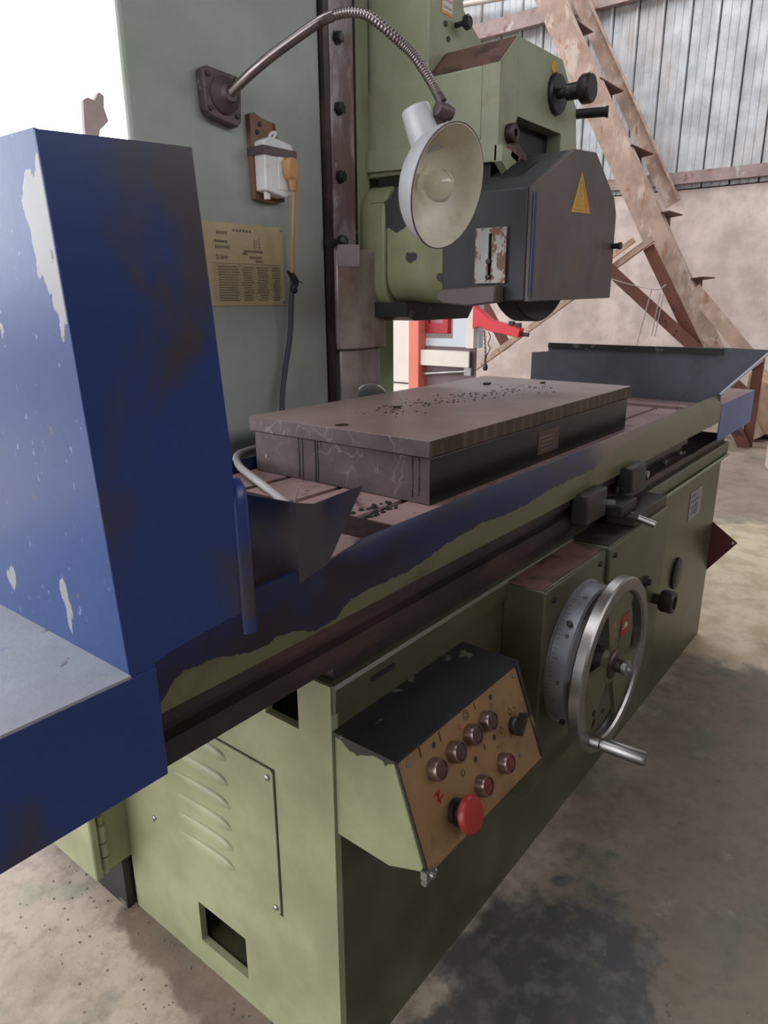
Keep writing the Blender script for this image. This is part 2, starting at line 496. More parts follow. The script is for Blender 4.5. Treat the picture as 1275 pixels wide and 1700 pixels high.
def tube(bm, pts, r, n=12, mi=0, rf=None):
    P = [Vector(p) for p in pts]
    up = None
    rings = []
    for i, p in enumerate(P):
        t = (P[min(i + 1, len(P) - 1)] - P[max(i - 1, 0)]).normalized()
        if up is None:
            _, u, _ = frame_of(t)
        else:
            u = (up - t * up.dot(t)).normalized()
        up = u
        v = t.cross(u)
        rr = rf(i) if rf else r
        rings.append([bm.verts.new(p + (u * math.cos(2 * PI * k / n) + v * math.sin(2 * PI * k / n)) * rr) for k in range(n)])
    for A, C in zip(rings, rings[1:]):
        for k in range(n):
            j = (k + 1) % n
            bm.faces.new((A[k], A[j], C[j], C[k])).material_index = mi
    bm.faces.new(rings[0]).material_index = mi
    bm.faces.new(rings[-1][::-1]).material_index = mi
    return bm


def holed_plate(bm, axis, a0, a1, us, vs2, holes):
    """plate normal to axis x or y, from a0 to a1, with rectangular holes (u0,u1,v0,v1)"""
    U = sorted(set(list(us) + [h[0] for h in holes] + [h[1] for h in holes]))
    V = sorted(set(list(vs2) + [h[2] for h in holes] + [h[3] for h in holes]))

    def solid(i, j):
        if i < 0 or j < 0 or i >= len(U) - 1 or j >= len(V) - 1:
            return False
        cu, cv_ = (U[i] + U[i + 1]) / 2, (V[j] + V[j + 1]) / 2
        return not any(h[0] < cu < h[1] and h[2] < cv_ < h[3] for h in holes)

    def P(a, u, v):
        return (a, u, v) if axis == 'x' else (u, a, v)
    vv = {}

    def vert(a, i, j):
        k = (a, i, j)
        if k not in vv:
            vv[k] = bm.verts.new(P(a, U[i], V[j]))
        return vv[k]
    for i in range(len(U) - 1):
        for j in range(len(V) - 1):
            if not solid(i, j):
                continue
            for a in (a0, a1):
                bm.faces.new((vert(a, i, j), vert(a, i + 1, j), vert(a, i + 1, j + 1), vert(a, i, j + 1)))
            for (di, dj, e0, e1) in ((-1, 0, (i, j), (i, j + 1)), (1, 0, (i + 1, j), (i + 1, j + 1)), (0, -1, (i, j), (i + 1, j)), (0, 1, (i, j + 1), (i + 1, j + 1))):
                if not solid(i + di, j + dj):
                    bm.faces.new((vert(a0, *e0), vert(a0, *e1), vert(a1, *e1), vert(a1, *e0)))
    return bm


def struct(name, bm, m, **k):
    o = obj(name, bm, m, **k)
    o['kind'] = 'structure'
    return o


def clone(src, parent, loc_world, suffix=None):
    o = src.copy()
    COL.objects.link(o)
    o.parent = parent
    o.location = Vector(loc_world) - WP[parent.name]
    WP[o.name] = Vector(loc_world)
    return o


# ------------------------------------------------------------------ the shed
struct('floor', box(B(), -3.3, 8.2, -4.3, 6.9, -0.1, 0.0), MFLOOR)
# back wall with a wide open doorway (x -3.2..3.9, z 0..4.2)
bm = B()
box(bm, 4.6, 8.2, 6.5, 6.7, 0, 5.4)
box(bm, -3.2, 4.6, 6.5, 6.7, 4.2, 5.4)
struct('wall_back', bm, MDKWALL)
bm = B()
box(bm, -3.2, -3.0, -4.2, -0.5, 0, 5.4)
box(bm, -3.2, -3.0, -0.5, 5.7, 3.8, 5.4)
box(bm, -3.2, -3.0, 5.7, 6.7, 0, 5.4)
struct('wall_left', bm, MDKWALL)
bm = B()
box(bm, -3.0, 8.2, -4.2, -4.0, 0, 2.95)
box(bm, -3.0, 8.2, -4.2, -4.0, 4.35, 5.4)
box(bm, -3.0, -2.0, -4.2, -4.0, 2.95, 4.35)
box(bm, 7.0, 8.2, -4.2, -4.0, 2.95, 4.35)
struct('wall_front', bm, MDKWALL)  # unseen wall; its high opening is added to light the front faces
bm = B()
for (a_, b_, c_, d_) in ((-3.3, 8.4, -4.3, 0.6), (-3.3, 8.4, 6.2, 6.9), (7.4, 8.4, 0.6, 6.2), (0.2, 5.0, 0.6, 6.2), (-3.3, -2.0, 0.6, 6.2)):
    box(bm, a_, b_, c_, d_, 5.4, 5.5)
struct('ceiling', bm, MROOF)  # both roof gaps are invented openings that let in extra light
struct('ground', box(B(), -50, 60, 6.9, 70, -0.16, -0.06), MDKWALL)
struct('ground', box(B(), -50, -3.3, -50, 6.9, -0.16, -0.06), MDKWALL)
struct('ground', box(B(), -3.3, 60, -50, -4.3, -0.16, -0.06), MDKWALL)

wall = struct('wall_right', box(B(), 8.0, 8.2, -4.0, 6.5, 0, 2.33), MPLASTER)
struct('wall_right_upper', box(B(), 8.1, 8.2, -4.0, 6.5, 2.33, 5.4), MDKWALL)
# galvanised cladding sheets above the rendered wall, each with two small ribs and a lapped edge
pw = 0.262
y0 = 1.751 - 12 * pw
first = None
k = 0
yy = -4.0 + (y0 + 4.0) % pw
while yy + pw < 6.5:
    if first is None:
        bm = B()
        prof = [(0, 0), (0.0, 0.035), (0.018, 0.035), (0.028, 0), (0.080, 0), (0.088, 0.014), (0.100, 0.014), (0.108, 0), (0.160, 0), (0.168, 0.014), (0.180, 0.014), (0.188, 0), (pw - 0.012, 0)]
        sheet_pts = [(8.06 - d, yy + a) for a, d in prof] + [(8.075, yy + pw - 0.012), (8.075, yy)]
        prism(bm, sheet_pts, 'z', 2.35, 5.4)
        first = obj('cladding_sheet', bm, MSHEET, wall)
        fy = yy
    else:
        clone(first, wall, WP[first.name] + Vector((0, yy - fy, 0)))
    yy += pw


def purlin(name, z, h):
    bm = B()
    t = 0.006
    x0_, x1_ = 7.94, 8.02
    box(bm, x0_, x0_ + t, -4.0, 6.5, z, z + h)
    box(bm, x0_ + t, x1_, -4.0, 6.5, z, z + t)
    box(bm, x0_ + t, x1_, -4.0, 6.5, z + h - t, z + h)
    return struct(name, bm, MPURL)


purlin('trim_1', 2.385, 0.11)
purlin('trim_2', 4.12, 0.16)
struct('trim_3', cyl(B(), (7.88, 6.4, 4.60), (7.88, 3.9, 4.38), 0.03, n=12), MCREAM)

# leaning rusty channel ladder against the right wall
lad = thing('steel_ladder_frame', 'tall rusty channel frame with stub angle rungs leaning on right wall', 'ladder', (7.3, 1.7, 0))
A = Vector((7.25, 3.72, 4.2))
D = Vector((7.25, 1.34, 0.0))
dd = (D - A).normalized()
side = Vector((0, dd.z, -dd.y)).normalized()
if side.y > 0:
    side = -side


def bar(bm, p, q, w, x0, x1, t=0.0, off=0.0):
    """flat bar in a plane of constant x, centred on p-q, w wide"""
    p, q = Vector(p), Vector(q)
    d = (q - p).normalized()
    s = Vector((0, d.z, -d.y))
    if s.y > 0:
        s = -s
    pts = [p + s * (off - w / 2), p + s * (off + w / 2), q + s * (off + w / 2), q + s * (off - w / 2)]
    return prism(bm, [(c_.y, c_.z) for c_ in pts], 'x', x0, x1)


bm = B()
bar(bm, A, D, 0.24, 7.18, 7.19)
bar(bm, A, D, 0.012, 7.19, 7.28, off=0.114)
bar(bm, A, D, 0.012, 7.19, 7.28, off=-0.114)
obj('channel_rail', bm, MRUST, lad)
bm = B()
A2 = Vector((7.86, 3.68, 4.335))
D2 = Vector((7.86, 2.47, 2.19))
bar(bm, A2, D2, 0.16, 7.86, 7.87)
bar(bm, A2, D2, 0.010, 7.80, 7.86, off=0.075)
obj('channel_rail', bm, MRUST, lad, label='shorter pale channel rail behind the long one')
for (cy, cz) in ((3.53, 3.86), (3.16, 3.27), (2.80, 2.655), (2.40, 2.05), (2.03, 1.46), (3.82, 4.3)):
    bm = B()
    # a length of angle iron running back from the rail towards the wall
    prism(bm, [(cy + 0.015, cz), (cy + 0.005, cz - 0.15), (cy - 0.005, cz - 0.15), (cy + 0.003, cz - 0.01), (cy - 0.11, cz + 0.004), (cy - 0.11, cz + 0.014)], 'x', 7.192, 7.79 if cz > 2.4 else 7.62)
    obj('angle_cleat', bm, MRUSTD, lad)
# light lattice truss standing behind the grinder, in front of the wall
tr = thing('lattice_truss', 'thin brown pipe and angle truss standing before the rendered wall', 'truss', (6.8, 2.6, 0))


def barobj(name, p, q, w, m, par, x0=6.78, x1=6.83):
    bm = B()
    bar(bm, (0, *p), (0, *q), w, x0, x1)
    return obj(name, bm, m, par)


barobj('top_pipe', (2.28, 1.80), (4.90, 0.0), 0.055, MRUST, tr)
barobj('brace', (2.33, 1.73), (1.30, 0.0), 0.10, MRUSTD, tr, 6.84, 6.86)
barobj('brace', (2.66, 1.56), (1.30, 0.45), 0.10, MRUSTD, tr, 6.74, 6.77)
barobj('brace', (4.10, 1.33), (3.72, 0.78), 0.11, MRUSTD, tr, 6.84, 6.86)
barobj('brace', (1.90, 1.36), (1.30, 0.72), 0.12, MRUST, tr, 6.86, 6.88)
barobj('leg', (1.30, 0.85), (1.30, 0.0), 0.08, MRUSTD, tr, 6.9, 6.95)
o = barobj('timber_lath', (2.42, 1.79), (3.05, 1.36), 0.045, MCRATE, tr, 6.70, 6.73)
o['label'] = 'pale timber lath tied to the pipe'
# cord strung from truss
bm = B()
for (ya, za, yb, zb_) in ((2.22, 1.36, 2.32, 0.95), (2.14, 1.33, 2.18, 1.10), (2.11, 1.33, 2.15, 1.10)):
    tube(bm, [(6.72, ya, za), (6.72, yb, zb_ - 0.15)], 0.005, 6)
tube(bm, smooth_path([(6.73, 2.95, 1.62), (6.72, 2.6, 1.46), (6.72, 2.2, 1.36), (6.73, 2.1, 1.40)]), 0.005, 6)
obj('hanging_cord', bm, MHOSE, tr, kind='stuff', label='thin pale cords dangling from the truss')

# machine tool seen through the gap under the grinding head
mc = thing('enclosed_machine', 'cream machining cabinet with red framed window and salmon post', 'machine', (4.3, 2.9, 0))
bm = B()
box(bm, 4.05, 4.6, 2.93, 3.6, 0.0, 2.1)
obj('cream_side_panel', bm, MCREAM, mc, bev=0.008)
bm = B()
box(bm, 4.04, 4.05, 2.93, 3.12, 0.72, 0.728)
obj('panel_seam', bm, MDARKST, mc)
obj('corner_post', box(B(), 3.98, 4.08, 2.84, 2.925, 0, 2.1), MSALM, mc, bev=0.006)
bm = B()
holed_plate(bm, 'x', 4.06, 4.12, (2.42, 2.84), (0.985, 2.1), [(2.62, 2.84, 1.04, 2.0)])
dr = obj('window_door', bm, MPALE, mc, bev=0.004)
bm = B()
holed_plate(bm, 'x', 4.055, 4.10, (2.655, 2.835), (1.07, 1.95), [(2.70, 2.82, 1.135, 1.9)])
obj('red_window_frame', bm, MREDF, dr, bev=0.004)
obj('window_pane', box(B(), 4.09, 4.095, 2.69, 2.83, 1.12, 1.92), MGLASSD, dr)
obj('cream_edge_strip', box(B(), 4.02, 4.06, 2.435, 2.49, 0.985, 2.1), MCREAM, mc)
obj('chip_tray', prism(B(), [(4.0, 2.45), (4.06, 2.48), (4.06, 2.84), (4.0, 2.84)], 'z', 0.86, 0.965), MCREAM, mc, bev=0.006, label='beige drawer-like tray below the window')
obj('machine_bed', prism(B(), [(4.06, 2.43), (4.6, 2.76), (4.6, 2.84), (4.06, 2.84)], 'z', 0.0, 0.985), MBROWNB, mc, bev=0.006)
bm = B()
tube(bm, [(4.03, 2.83, 0.80), (4.03, 2.48, 0.835)], 0.012, 10)
box(bm, 4.02, 4.06, 2.45, 2.50, 0.81, 0.86)
obj('slide_rod', bm, MSTEEL, mc)

# red jib arm with hanging chain
bm = B()
prism(bm, [(2.428, 1.262), (2.40, 1.235), (2.345, 1.20), (2.30, 1.165), (2.23, 1.15), (2.09, 1.118), (2.10, 1.062), (2.23, 1.085), (2.32, 1.10), (2.38, 1.125), (2.40, 1.118), (2.428, 1.11)], 'x', 3.99, 4.05)
ja = obj('swing_arm', bm, MREDARM, mc, bev=0.004, label='bright red tapering swing arm')
bm = B()
cyl(bm, (4.02, 2.10, 1.085), (4.02, 2.045, 1.08), 0.012)
obj('pin', bm, MDARKST, ja)
bm = B()
box(bm, 4.0, 4.03, 2.145, 2.175, 1.135, 1.16)
box(bm, 4.0, 4.03, 2.10, 2.13, 1.12, 1.15)
obj('clamp', bm, MDARKST, ja)
# chain
bm = B()
for i in range(18):
    zc = 1.095 - i * 0.0125
    yc = 2.355 - 0.016 * math.sin(i / 17 * PI * 0.5)
    c0 = Vector((4.02 + (0.004 if i % 2 else -0.004), yc, zc))
    ring = [c0 + Vector(((0 if i % 2 else 1) * 0.005 * math.cos(a), (1 if i % 2 else 0) * 0.005 * math.cos(a), 0.009 * math.sin(a))) for a in [2 * PI * q / 8 for q in range(9)]]
    tube(bm, ring, 0.0022, 5)
tube(bm, smooth_path([(4.02, 2.325, 1.09), (4.02, 2.31, 1.06), (4.02, 2.325, 1.02), (4.02, 2.31, 0.99), (4.02, 2.335, 0.94), (4.02, 2.35, 0.90)]), 0.003, 6)
lathe(bm, [(0.012, 0), (0.016, 0.012), (0.016, 0.03), (0.008, 0.045)], (4.02, 2.34, 0.85), (0, 0, 1), 12)
tag(obj('hanging_chain', bm, MDARKST), 'small dark chain with hook dangling from the red arm', 'chain')

# plywood boxes at the right edge beyond the tray
cr = thing('plywood_crate', 'pale plywood crate with slanted lid at the right edge beyond tray', 'crate', (7.5, 1.2, 0))
bm = B()
prism(bm, [(1.40, 0.06), (1.44, 0.30), (1.44, 0.60), (1.42, 0.62), (1.25, 0.51), (1.00, 0.50), (1.00, 0.06)], 'x', 7.3, 7.8)
obj('crate_body', bm, MCRATE, cr, bev=0.004)
obj('runner', box(B(), 7.28, 7.8, 1.30, 1.38, 0.0, 0.06), MRUSTD, cr)
obj('runner', box(B(), 7.28, 7.8, 1.02, 1.10, 0.0, 0.06), MRUSTD, cr)
bm = B()
cyl(bm, (6.2, 0.74, 0), (6.2, 0.74, 0.74), 0.27, 0.28, 32)
tag(obj('white_drum', bm, MCREAM, bev=0.01), 'white drum partly cut off at the right edge of the picture', 'drum')

# torn board outside, left of the column
bm = B()
prism(bm, [(1.80, 0.0), (1.80, 1.99), (1.808, 2.09), (1.83, 2.105), (1.86, 2.10), (1.885, 2.135), (1.905, 2.125), (1.90, 2.08), (1.915, 2.03), (1.87, 1.99), (1.855, 1.94), (1.855, 0.0)], 'y', 3.0, 3.02)
tag(obj('torn_board', bm, MPLANK), 'narrow pinkish board with torn top against the bright opening', 'board')

# ------------------------------------------------------------------ the surface grinder (fixed part)
G = thing('surface_grinder', 'large sage green surface grinder body with column, wheel head and front controls', 'machine', (1.7, 0.9, 0))
XL, XR, YF, YB = 0.640, 2.80, 0.605, 1.217
bm = B()
holed_plate(bm, 'x', XL, XL + 0.014, (YF, YB), (0.0, 0.775), [(0.842, 0.982, 0.06, 0.158), (0.672, 0.745, 0.680, 0.775)])
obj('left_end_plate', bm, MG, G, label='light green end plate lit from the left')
bm = B()
box(bm, XL + 0.014, 0.80, YF, YF + 0.02, 0.0, 0.775)
box(bm, XL + 0.014, 0.80, YB - 0.02, YB, 0.0, 0.775)
box(bm, XL + 0.014, 0.80, YF + 0.02, YB - 0.02, 0.17, 0.66)
box(bm, XL + 0.014, 0.80, YF + 0.02, YB - 0.02, 0.0, 0.055)
box(bm, 0.80, XR, YF, YB, 0.0, 0.775)
box(bm, 0.75, XR, YB, 1.9, 0.0, 0.70)
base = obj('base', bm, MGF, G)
# foundation bolt inside the hand hole
bm = B()
cyl(bm, (0.72, 0.875, 0.055), (0.72, 0.875, 0.062), 0.024, n=20)
cyl(bm, (0.72, 0.875, 0.062), (0.72, 0.875, 0.085), 0.014, n=6)
obj('foundation_bolt', bm, MDARKST, base)
# cornice along the top front edge
bm = B()
prism(bm, [(0.605, 0.728), (0.598, 0.733), (0.596, 0.772), (0.60, 0.777), (0.66, 0.777), (0.66, 0.775), (0.605, 0.775)], 'x', 0.642, 2.85)
obj('cornice', bm, MGF, G)
bm = B()
prism(bm, [(0.592, 0.735), (0.588, 0.732), (0.588, 0.727), (0.600, 0.722), (0.606, 0.726)], 'x', 1.86, 2.852)  # highlight along the cornice's lower edge, made as a lighter green strip
obj('cornice_highlight', bm, MG, G, label='lower edge of the cornice with its highlight painted pale')
# guideway strips on top of the base
bm = B()
box(bm, 0.655, 2.84, 0.612, 0.70, 0.778, 0.803)
box(bm, 0.655, 2.84, 0.64, 1.12, 0.803, 0.806)
box(bm, 0.655, 2.84, 1.02, 1.14, 0.778, 0.803)
obj('guideway', bm, MDARKST, G)
# dark flat stop on the cornice left end
obj('stop_block', box(B(), 0.72, 0.775, 0.592, 0.597, 0.752, 0.758), MDARKST, G)
# access panel with louvres
bm = B()
prism(bm, [(0.735, 0.290), (0.735, 0.572), (0.74, 0.577), (1.105, 0.577), (1.108, 0.572), (1.108, 0.300), (1.098, 0.284), (0.74, 0.285)], 'x', XL - 0.0035, XL)
ap = obj('access_panel', bm, MG, G, bev=0.0008)
bm = B()
prism(bm, [(0.7325, 0.2825), (0.7325, 0.5795), (1.1105, 0.5795), (1.1105, 0.2825)], 'x', XL - 0.0006, XL + 0.001)
obj('panel_gap', bm, MPRINTB, ap)
lv = None
for zl in (0.546, 0.495, 0.448, 0.401, 0.357, 0.313):
    if lv is None:
        bm = B()
        # pressed louvre: rounded hood, open along its lower lip
        nu, nv = 14, 6
        rows = []
        for i in range(nu + 1):
            u = i / nu
            yv = 0.848 + 0.165 * u
            e = min(1.0, math.sqrt(max(0.0, u * 9)), math.sqrt(max(0.0, (1 - u) * 1.6)))
            row = []
            for j in range(nv + 1):
                a = j / nv * PI / 2
                row.append(bm.verts.new((XL - 0.0035 - 0.008 * e * math.cos(a), yv, zl + 0.016 * e * math.sin(a))))
            rows.append(row)
        for R1, R2 in zip(rows, rows[1:]):
            for j in range(nv):
                bm.faces.new((R1[j], R2[j], R2[j + 1], R1[j + 1]))
        bmesh.ops.solidify(bm, geom=bm.faces[:], thickness=0.001)
        lv = obj('louvre', bm, MG, ap)
        lz = zl
    else:
        clone(lv, ap, WP[lv.name] + Vector((0, 0, zl - lz)))
for (ys, zs) in ((0.747, 0.561), (0.745, 0.298), (1.098, 0.30)):
    bm = B()
    lathe(bm, [(0.0055, 0), (0.0055, 0.0025), (0.003, 0.0045), (0, 0.005)], (XL - 0.0035, ys, zs), (-1, 0, 0), 16)
    obj('screw', bm, MSTEEL, ap)
# side electrical cabinet behind the base's left end
bm = B()
box(bm, 0.566, 0.665, 1.218, 1.60, 0.135, 0.62)
cb = obj('side_cabinet', bm, MG, G, bev=0.004)
obj('cabinet_door', box(B(), 0.545, 0.562, 1.19, 1.62, 0.150, 0.62), MG, cb, bev=0.004)
bm = B()
for (za, zb_) in ((0.160, 0.192), (0.195, 0.227), (0.230, 0.270)):
    cyl(bm, (0.574, 1.203, za), (0.574, 1.203, zb_), 0.010, n=16)
cyl(bm, (0.574, 1.203, 0.15), (0.574, 1.203, 0.29), 0.006, n=10)
obj('hinge', bm, MG, cb)
obj('cabinet_plinth', box(B(), 0.62, 0.70, 1.225, 1.62, 0.0, 0.135), MBLACK, cb)

# handwheel housing
bm = B()
prism(bm, [(0.606, 0.30), (0.606, 0.768), (0.52, 0.772), (0.516, 0.765), (0.516, 0.34), (0.535, 0.30)], 'x', 1.14, 1.44)
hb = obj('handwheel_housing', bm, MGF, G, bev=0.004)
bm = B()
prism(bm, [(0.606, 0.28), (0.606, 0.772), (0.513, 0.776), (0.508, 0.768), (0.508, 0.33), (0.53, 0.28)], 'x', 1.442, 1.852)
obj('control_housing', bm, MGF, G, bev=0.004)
obj('housing_dust', box(B(), 1.143, 1.43, 0.524, 0.60, 0.770, 0.7735), MDIRT, hb)
bm = B()
box(bm, 1.448, 1.60, 0.516, 0.60, 0.7755, 0.779)
box(bm, 1.604, 1.845, 0.516, 0.60, 0.7755, 0.779)
obj('housing_lid', bm, MDARKST, hb)
for (xs, zs) in ((1.175, 0.745), (1.405, 0.748), (1.47, 0.75)):
    bm = B()
    lathe(bm, [(0.006, 0), (0.006, 0.004), (0, 0.005)], (xs, 0.5155 if xs < 1.44 else 0.5075, zs), (0, -1, 0), 12)
    obj('screw', bm, MDARKST, hb)
# graduated dial
HC = Vector((1.312, 0, 0.580))
bm = B()
lathe(bm, [(0.156, 0), (0.156, 0.004), (0.150, 0.005), (0.150, 0.040), (0.146, 0.044), (0.10, 0.044), (0.10, 0.0)], HC + Vector((0, 0.518, 0)), (0, -1, 0), 72)
dial = obj('graduated_dial', bm, MDIAL, G)
bm = B()
for i in range(100):
    a = 2 * PI * i / 100
    L_ = 0.014 if i % 5 == 0 else 0.008
    for s_ in (0,):
        ca, sa = math.cos(a), math.sin(a)
        r = 0.1503
        c0 = HC + Vector((ca * r, 0.513 - 0.002, sa * r))
        tdir = Vector((-sa, 0, ca)) * 0.0005
        sheet(bm, [c0 - tdir, c0 + tdir, c0 + tdir - Vector((0, L_, 0)), c0 - tdir - Vector((0, L_, 0))], (ca * 0.0003, 0, sa * 0.0003))
    if i % 10 == 0:
        c1 = HC + Vector((math.cos(a) * 0.1504, 0.490, math.sin(a) * 0.1504))
        box(bm, c1.x - 0.0015, c1.x + 0.0015, c1.y - 0.003, c1.y + 0.003, c1.z - 0.004, c1.z + 0.004)
obj('graduation_marks', bm, MPRINT, dial, kind='stuff')
for a in (2.35, 3.95):
    bm = B()
    c0 = HC + Vector((math.cos(a) * 0.149, 0.492, math.sin(a) * 0.149))
    cyl(bm, c0, c0 + Vector((math.cos(a) * 0.010, 0, math.sin(a) * 0.010)), 0.006, n=12)
    obj('dial_screw', bm, MDARKST, dial)
# handwheel
HW = Vector((1.300, 0.4375, 0.580))
bm = B()
R0, R1_ = 0.184, 0.154
prof = [(R1_ + 0.004, -0.0125), (R0 - 0.003, -0.0125), (R0, -0.009), (R0, 0.009), (R0 - 0.003, 0.0125), (R1_ + 0.004, 0.0125), (R1_, 0.008), (R1_, -0.008), (R1_ + 0.004, -0.0125)]
lathe(bm, prof, HW, (0, -1, 0), 96, close=False)
hw = obj('handwheel', bm, MCHROME, G)
bm = B()
# web plate with three wide windows
for s0 in range(3):
    a_mid = math.radians((200, 320, 80)[s0])
    half0, half1 = 0.62, 0.30 + 0.22
    pts = []
    for q in range(9):
        a = a_mid - half1 + 2 * half1 * q / 8
        pts.append((HW.x + 0.156 * math.cos(a), HW.z + 0.156 * math.sin(a)))
    for q in range(9):
        a = a_mid + half0 - 2 * half0 * q / 8
        pts.append((HW.x + 0.040 * math.cos(a), HW.z + 0.040 * math.sin(a)))
    prism(bm, pts, 'y', HW.y - 0.003 + s0 * 0.0002, HW.y + 0.006)
lathe(bm, [(0.042, 0), (0.042, 0.011)], HW + Vector((0, 0.007, 0)), (0, -1, 0), 32)
obj('wheel_web', bm, MWEB, hw)
bm = B()
lathe(bm, [(0.030, 0), (0.030, 0.084), (0.026, 0.088), (0.014, 0.090), (0.014, 0.100), (0.0, 0.101)], (HW.x, 0.515, HW.z), (0, -1, 0), 32)
obj('hub', bm, MDARKST, hw)
bm = B()
lathe(bm, [(0.009, 0), (0.009, 0.018), (0.017, 0.020), (0.017, 0.028), (0.010, 0.030), (0.008, 0.036)], (HW.x, 0.43, HW.z), (0, -1, 0), 24)
obj('hub_nut', bm, MSTEEL, hw)
hp = Vector((1.196, 0.430, 0.460))
bm = B()
lathe(bm, [(0.014, 0), (0.014, 0.022), (0.011, 0.024), (0.011, 0.027), (0.0145, 0.028), (0.0145, 0.105), (0.0125, 0.110), (0, 0.111)], hp, (0.06, -1, -0.02), 28)
obj('crank_handle', bm, MCHROME, hw)
bm = B()
box(bm, 1.335, 1.372, 0.4335, 0.4345, 0.625, 0.672)
st = obj('sticker', bm, MPRINTR, hw, label='small red sticker with pale radiating mark')
bm = B()
for i in range(7):
    a = math.radians(20 + i * 24)
    tube(bm, [(1.353 + 0.004 * math.cos(a), 0.4325, 0.640 + 0.004 * math.sin(a)), (1.353 + 0.015 * math.cos(a), 0.4325, 0.640 + 0.015 * math.sin(a))], 0.0014, 6)
obj('sticker_mark', bm, MBRASS, hw)
for a, rr in ((3.9, 0.11), (4.4, 0.10), (4.05, 0.125)):
    bm = B()
    lathe(bm, [(0.006, 0), (0.006, 0.002)], HW + Vector((rr * math.cos(a), -0.0032, rr * math.sin(a))), (0, -1, 0), 14)
    obj('web_hole', bm, MPRINTB, hw)
# small knob and nut on the control housing
bm = B()
lathe(bm, [(0.014, 0), (0.014, 0.016), (0.026, 0.018), (0.030, 0.024), (0.030, 0.050), (0.026, 0.054), (0.018, 0.054), (0.018, 0.044), (0, 0.044)], (1.80, 0.508, 0.530), (0, -1, 0), 28)
obj('cross_feed_knob', bm, MDARKST, G)
bm = B()
lathe(bm, [(0.015, 0), (0.015, 0.010), (0.008, 0.010), (0.008, 0.018), (0, 0.02)], (1.70, 0.508, 0.612), (0, -1, 0), 6)
obj('hex_nut', bm, MDARKST, G)
# lever assembly on the housing lid
lvv = obj('table_lever', box(B(), 1.60, 1.84, 0.515, 0.585, 0.779, 0.806), MDARKST, G, bev=0.003)
obj('pivot_block', box(B(), 1.565, 1.665, 0.535, 0.60, 0.806, 0.836), MBLACK, lvv, bev=0.003)
bm = B()
cyl(bm, (1.63, 0.540, 0.800), (1.63, 0.475, 0.786), 0.0085, n=20)
obj('lever_rod', bm, MCHROME, lvv)
# faded name plate on the base's right
npl = obj('faded_plate', box(B(), 2.43, 2.57, 0.6035, 0.605, 0.565, 0.665), MDIAL, G)
bm = B()
for i in range(4):
    box(bm, 2.445, 2.445 + random.uniform(0.06, 0.11), 0.6028, 0.6036, 0.585 + i * 0.02, 0.592 + i * 0.02)
lathe(bm, [(0.022, 0), (0.022, 0.0008), (0.016, 0.0008), (0.016, 0)], (2.515, 0.6036, 0.595), (0, -1, 0), 20, close=False)
obj('plate_marks', bm, worn('faint_print', rgb(112, 112, 118), [], 0.6), npl, kind='stuff')
# oval filler cap
bm = B()
lathe(bm, [(0.055, 0), (0.055, 0.008), (0.045, 0.012), (0, 0.012)], (2.36, 0.605, 0.40), (0, -1, 0), 28)
obj('oval_cap', bm, MBLACK, G)
# maroon flap beyond the base
bm = B()
prism(bm, [(0.73, 0.36), (0.625, 0.478), (0.512, 0.399), (0.625, 0.243)], 'x', 2.815, 2.819)
mf = obj('maroon_flap', bm, MMAROON, G, label='square maroon plate turned on its corner beyond the base')
bm = B()
cyl(bm, (2.8145, 0.527, 0.397), (2.8152, 0.527, 0.397), 0.005, n=14)
obj('flap_hole', bm, MWHITE, mf)

# ---- control box
O = Vector((0.645, 0.494, 0.700))
Vd = Vector((0, -0.330, -0.944))
Nd = Vector((0, -0.944, 0.330))


def PP(u, v, h=0.0):
    return O + Vector((u, 0, 0)) + Vd * v + Nd * h


bm = B()
prism(bm, [(0.605, 0.698), (0.605, 0.522), (0.505, 0.519), (0.450, 0.541), (0.4445, 0.547), (0.4965, 0.698)], 'x', 0.645, 0.985)
cbx = obj('control_box', bm, worn('box_green_paint', rgb(142, 148, 112), [(rgb(118, 118, 84), 6, 0.6, 0.2, ONE, 5)], 0.4, bump=0.05), G, bev=0.002)
bm = B()
# lid with a folded lip, ragged on the left end
box(bm, 0.641, 0.992, 0.490, 0.604, 0.6985, 0.703)
lip = [(0.604, 0.7005), (0.604, 0.697), (0.588, 0.695), (0.580, 0.689), (0.572, 0.684), (0.564, 0.685), (0.558, 0.682), (0.552, 0.687), (0.540, 0.691), (0.528, 0.696), (0.512, 0.695), (0.508, 0.688), (0.504, 0.694), (0.497, 0.697), (0.490, 0.7005)]
prism(bm, lip, 'x', 0.6415, 0.6445)
box(bm, 0.986, 0.990, 0.492, 0.604, 0.660, 0.6985)
obj('box_lid', bm, MBLACK, cbx)
bm = B()
sheet(bm, [PP(0.001, 0.004, .0005), PP(0.333, 0.004, .0005), PP(0.340, 0.174, .0005), PP(0.002, 0.167, .0005)], Nd * 0.0015)
fp = obj('control_plate', bm, MPANEL, G, label='tan stained control plate with buttons')
bm = B()
sheet(bm, [PP(0.334, -0.004, .0002), PP(0.342, -0.004, .0002), PP(0.346, 0.170, .0002), PP(0.339, 0.170, .0002)], Nd * 0.004)
obj('plate_edge_trim', bm, MBLACK, fp)
bm = B()
sheet(bm, [PP(-0.001, 0.0, .0002), PP(0.001, 0.0, .0002), PP(0.002, 0.168, .0002), PP(-0.001, 0.168, .0002)], Nd * 0.003)
obj('plate_edge_trim', bm, MBLACK, fp)
btn = [(0.068, 0.047, 0), (0.119, 0.047, 0), (0.167, 0.044, 0), (0.213, 0.044, 0), (0.160, 0.124, 1), (0.229, 0.124, 1)]
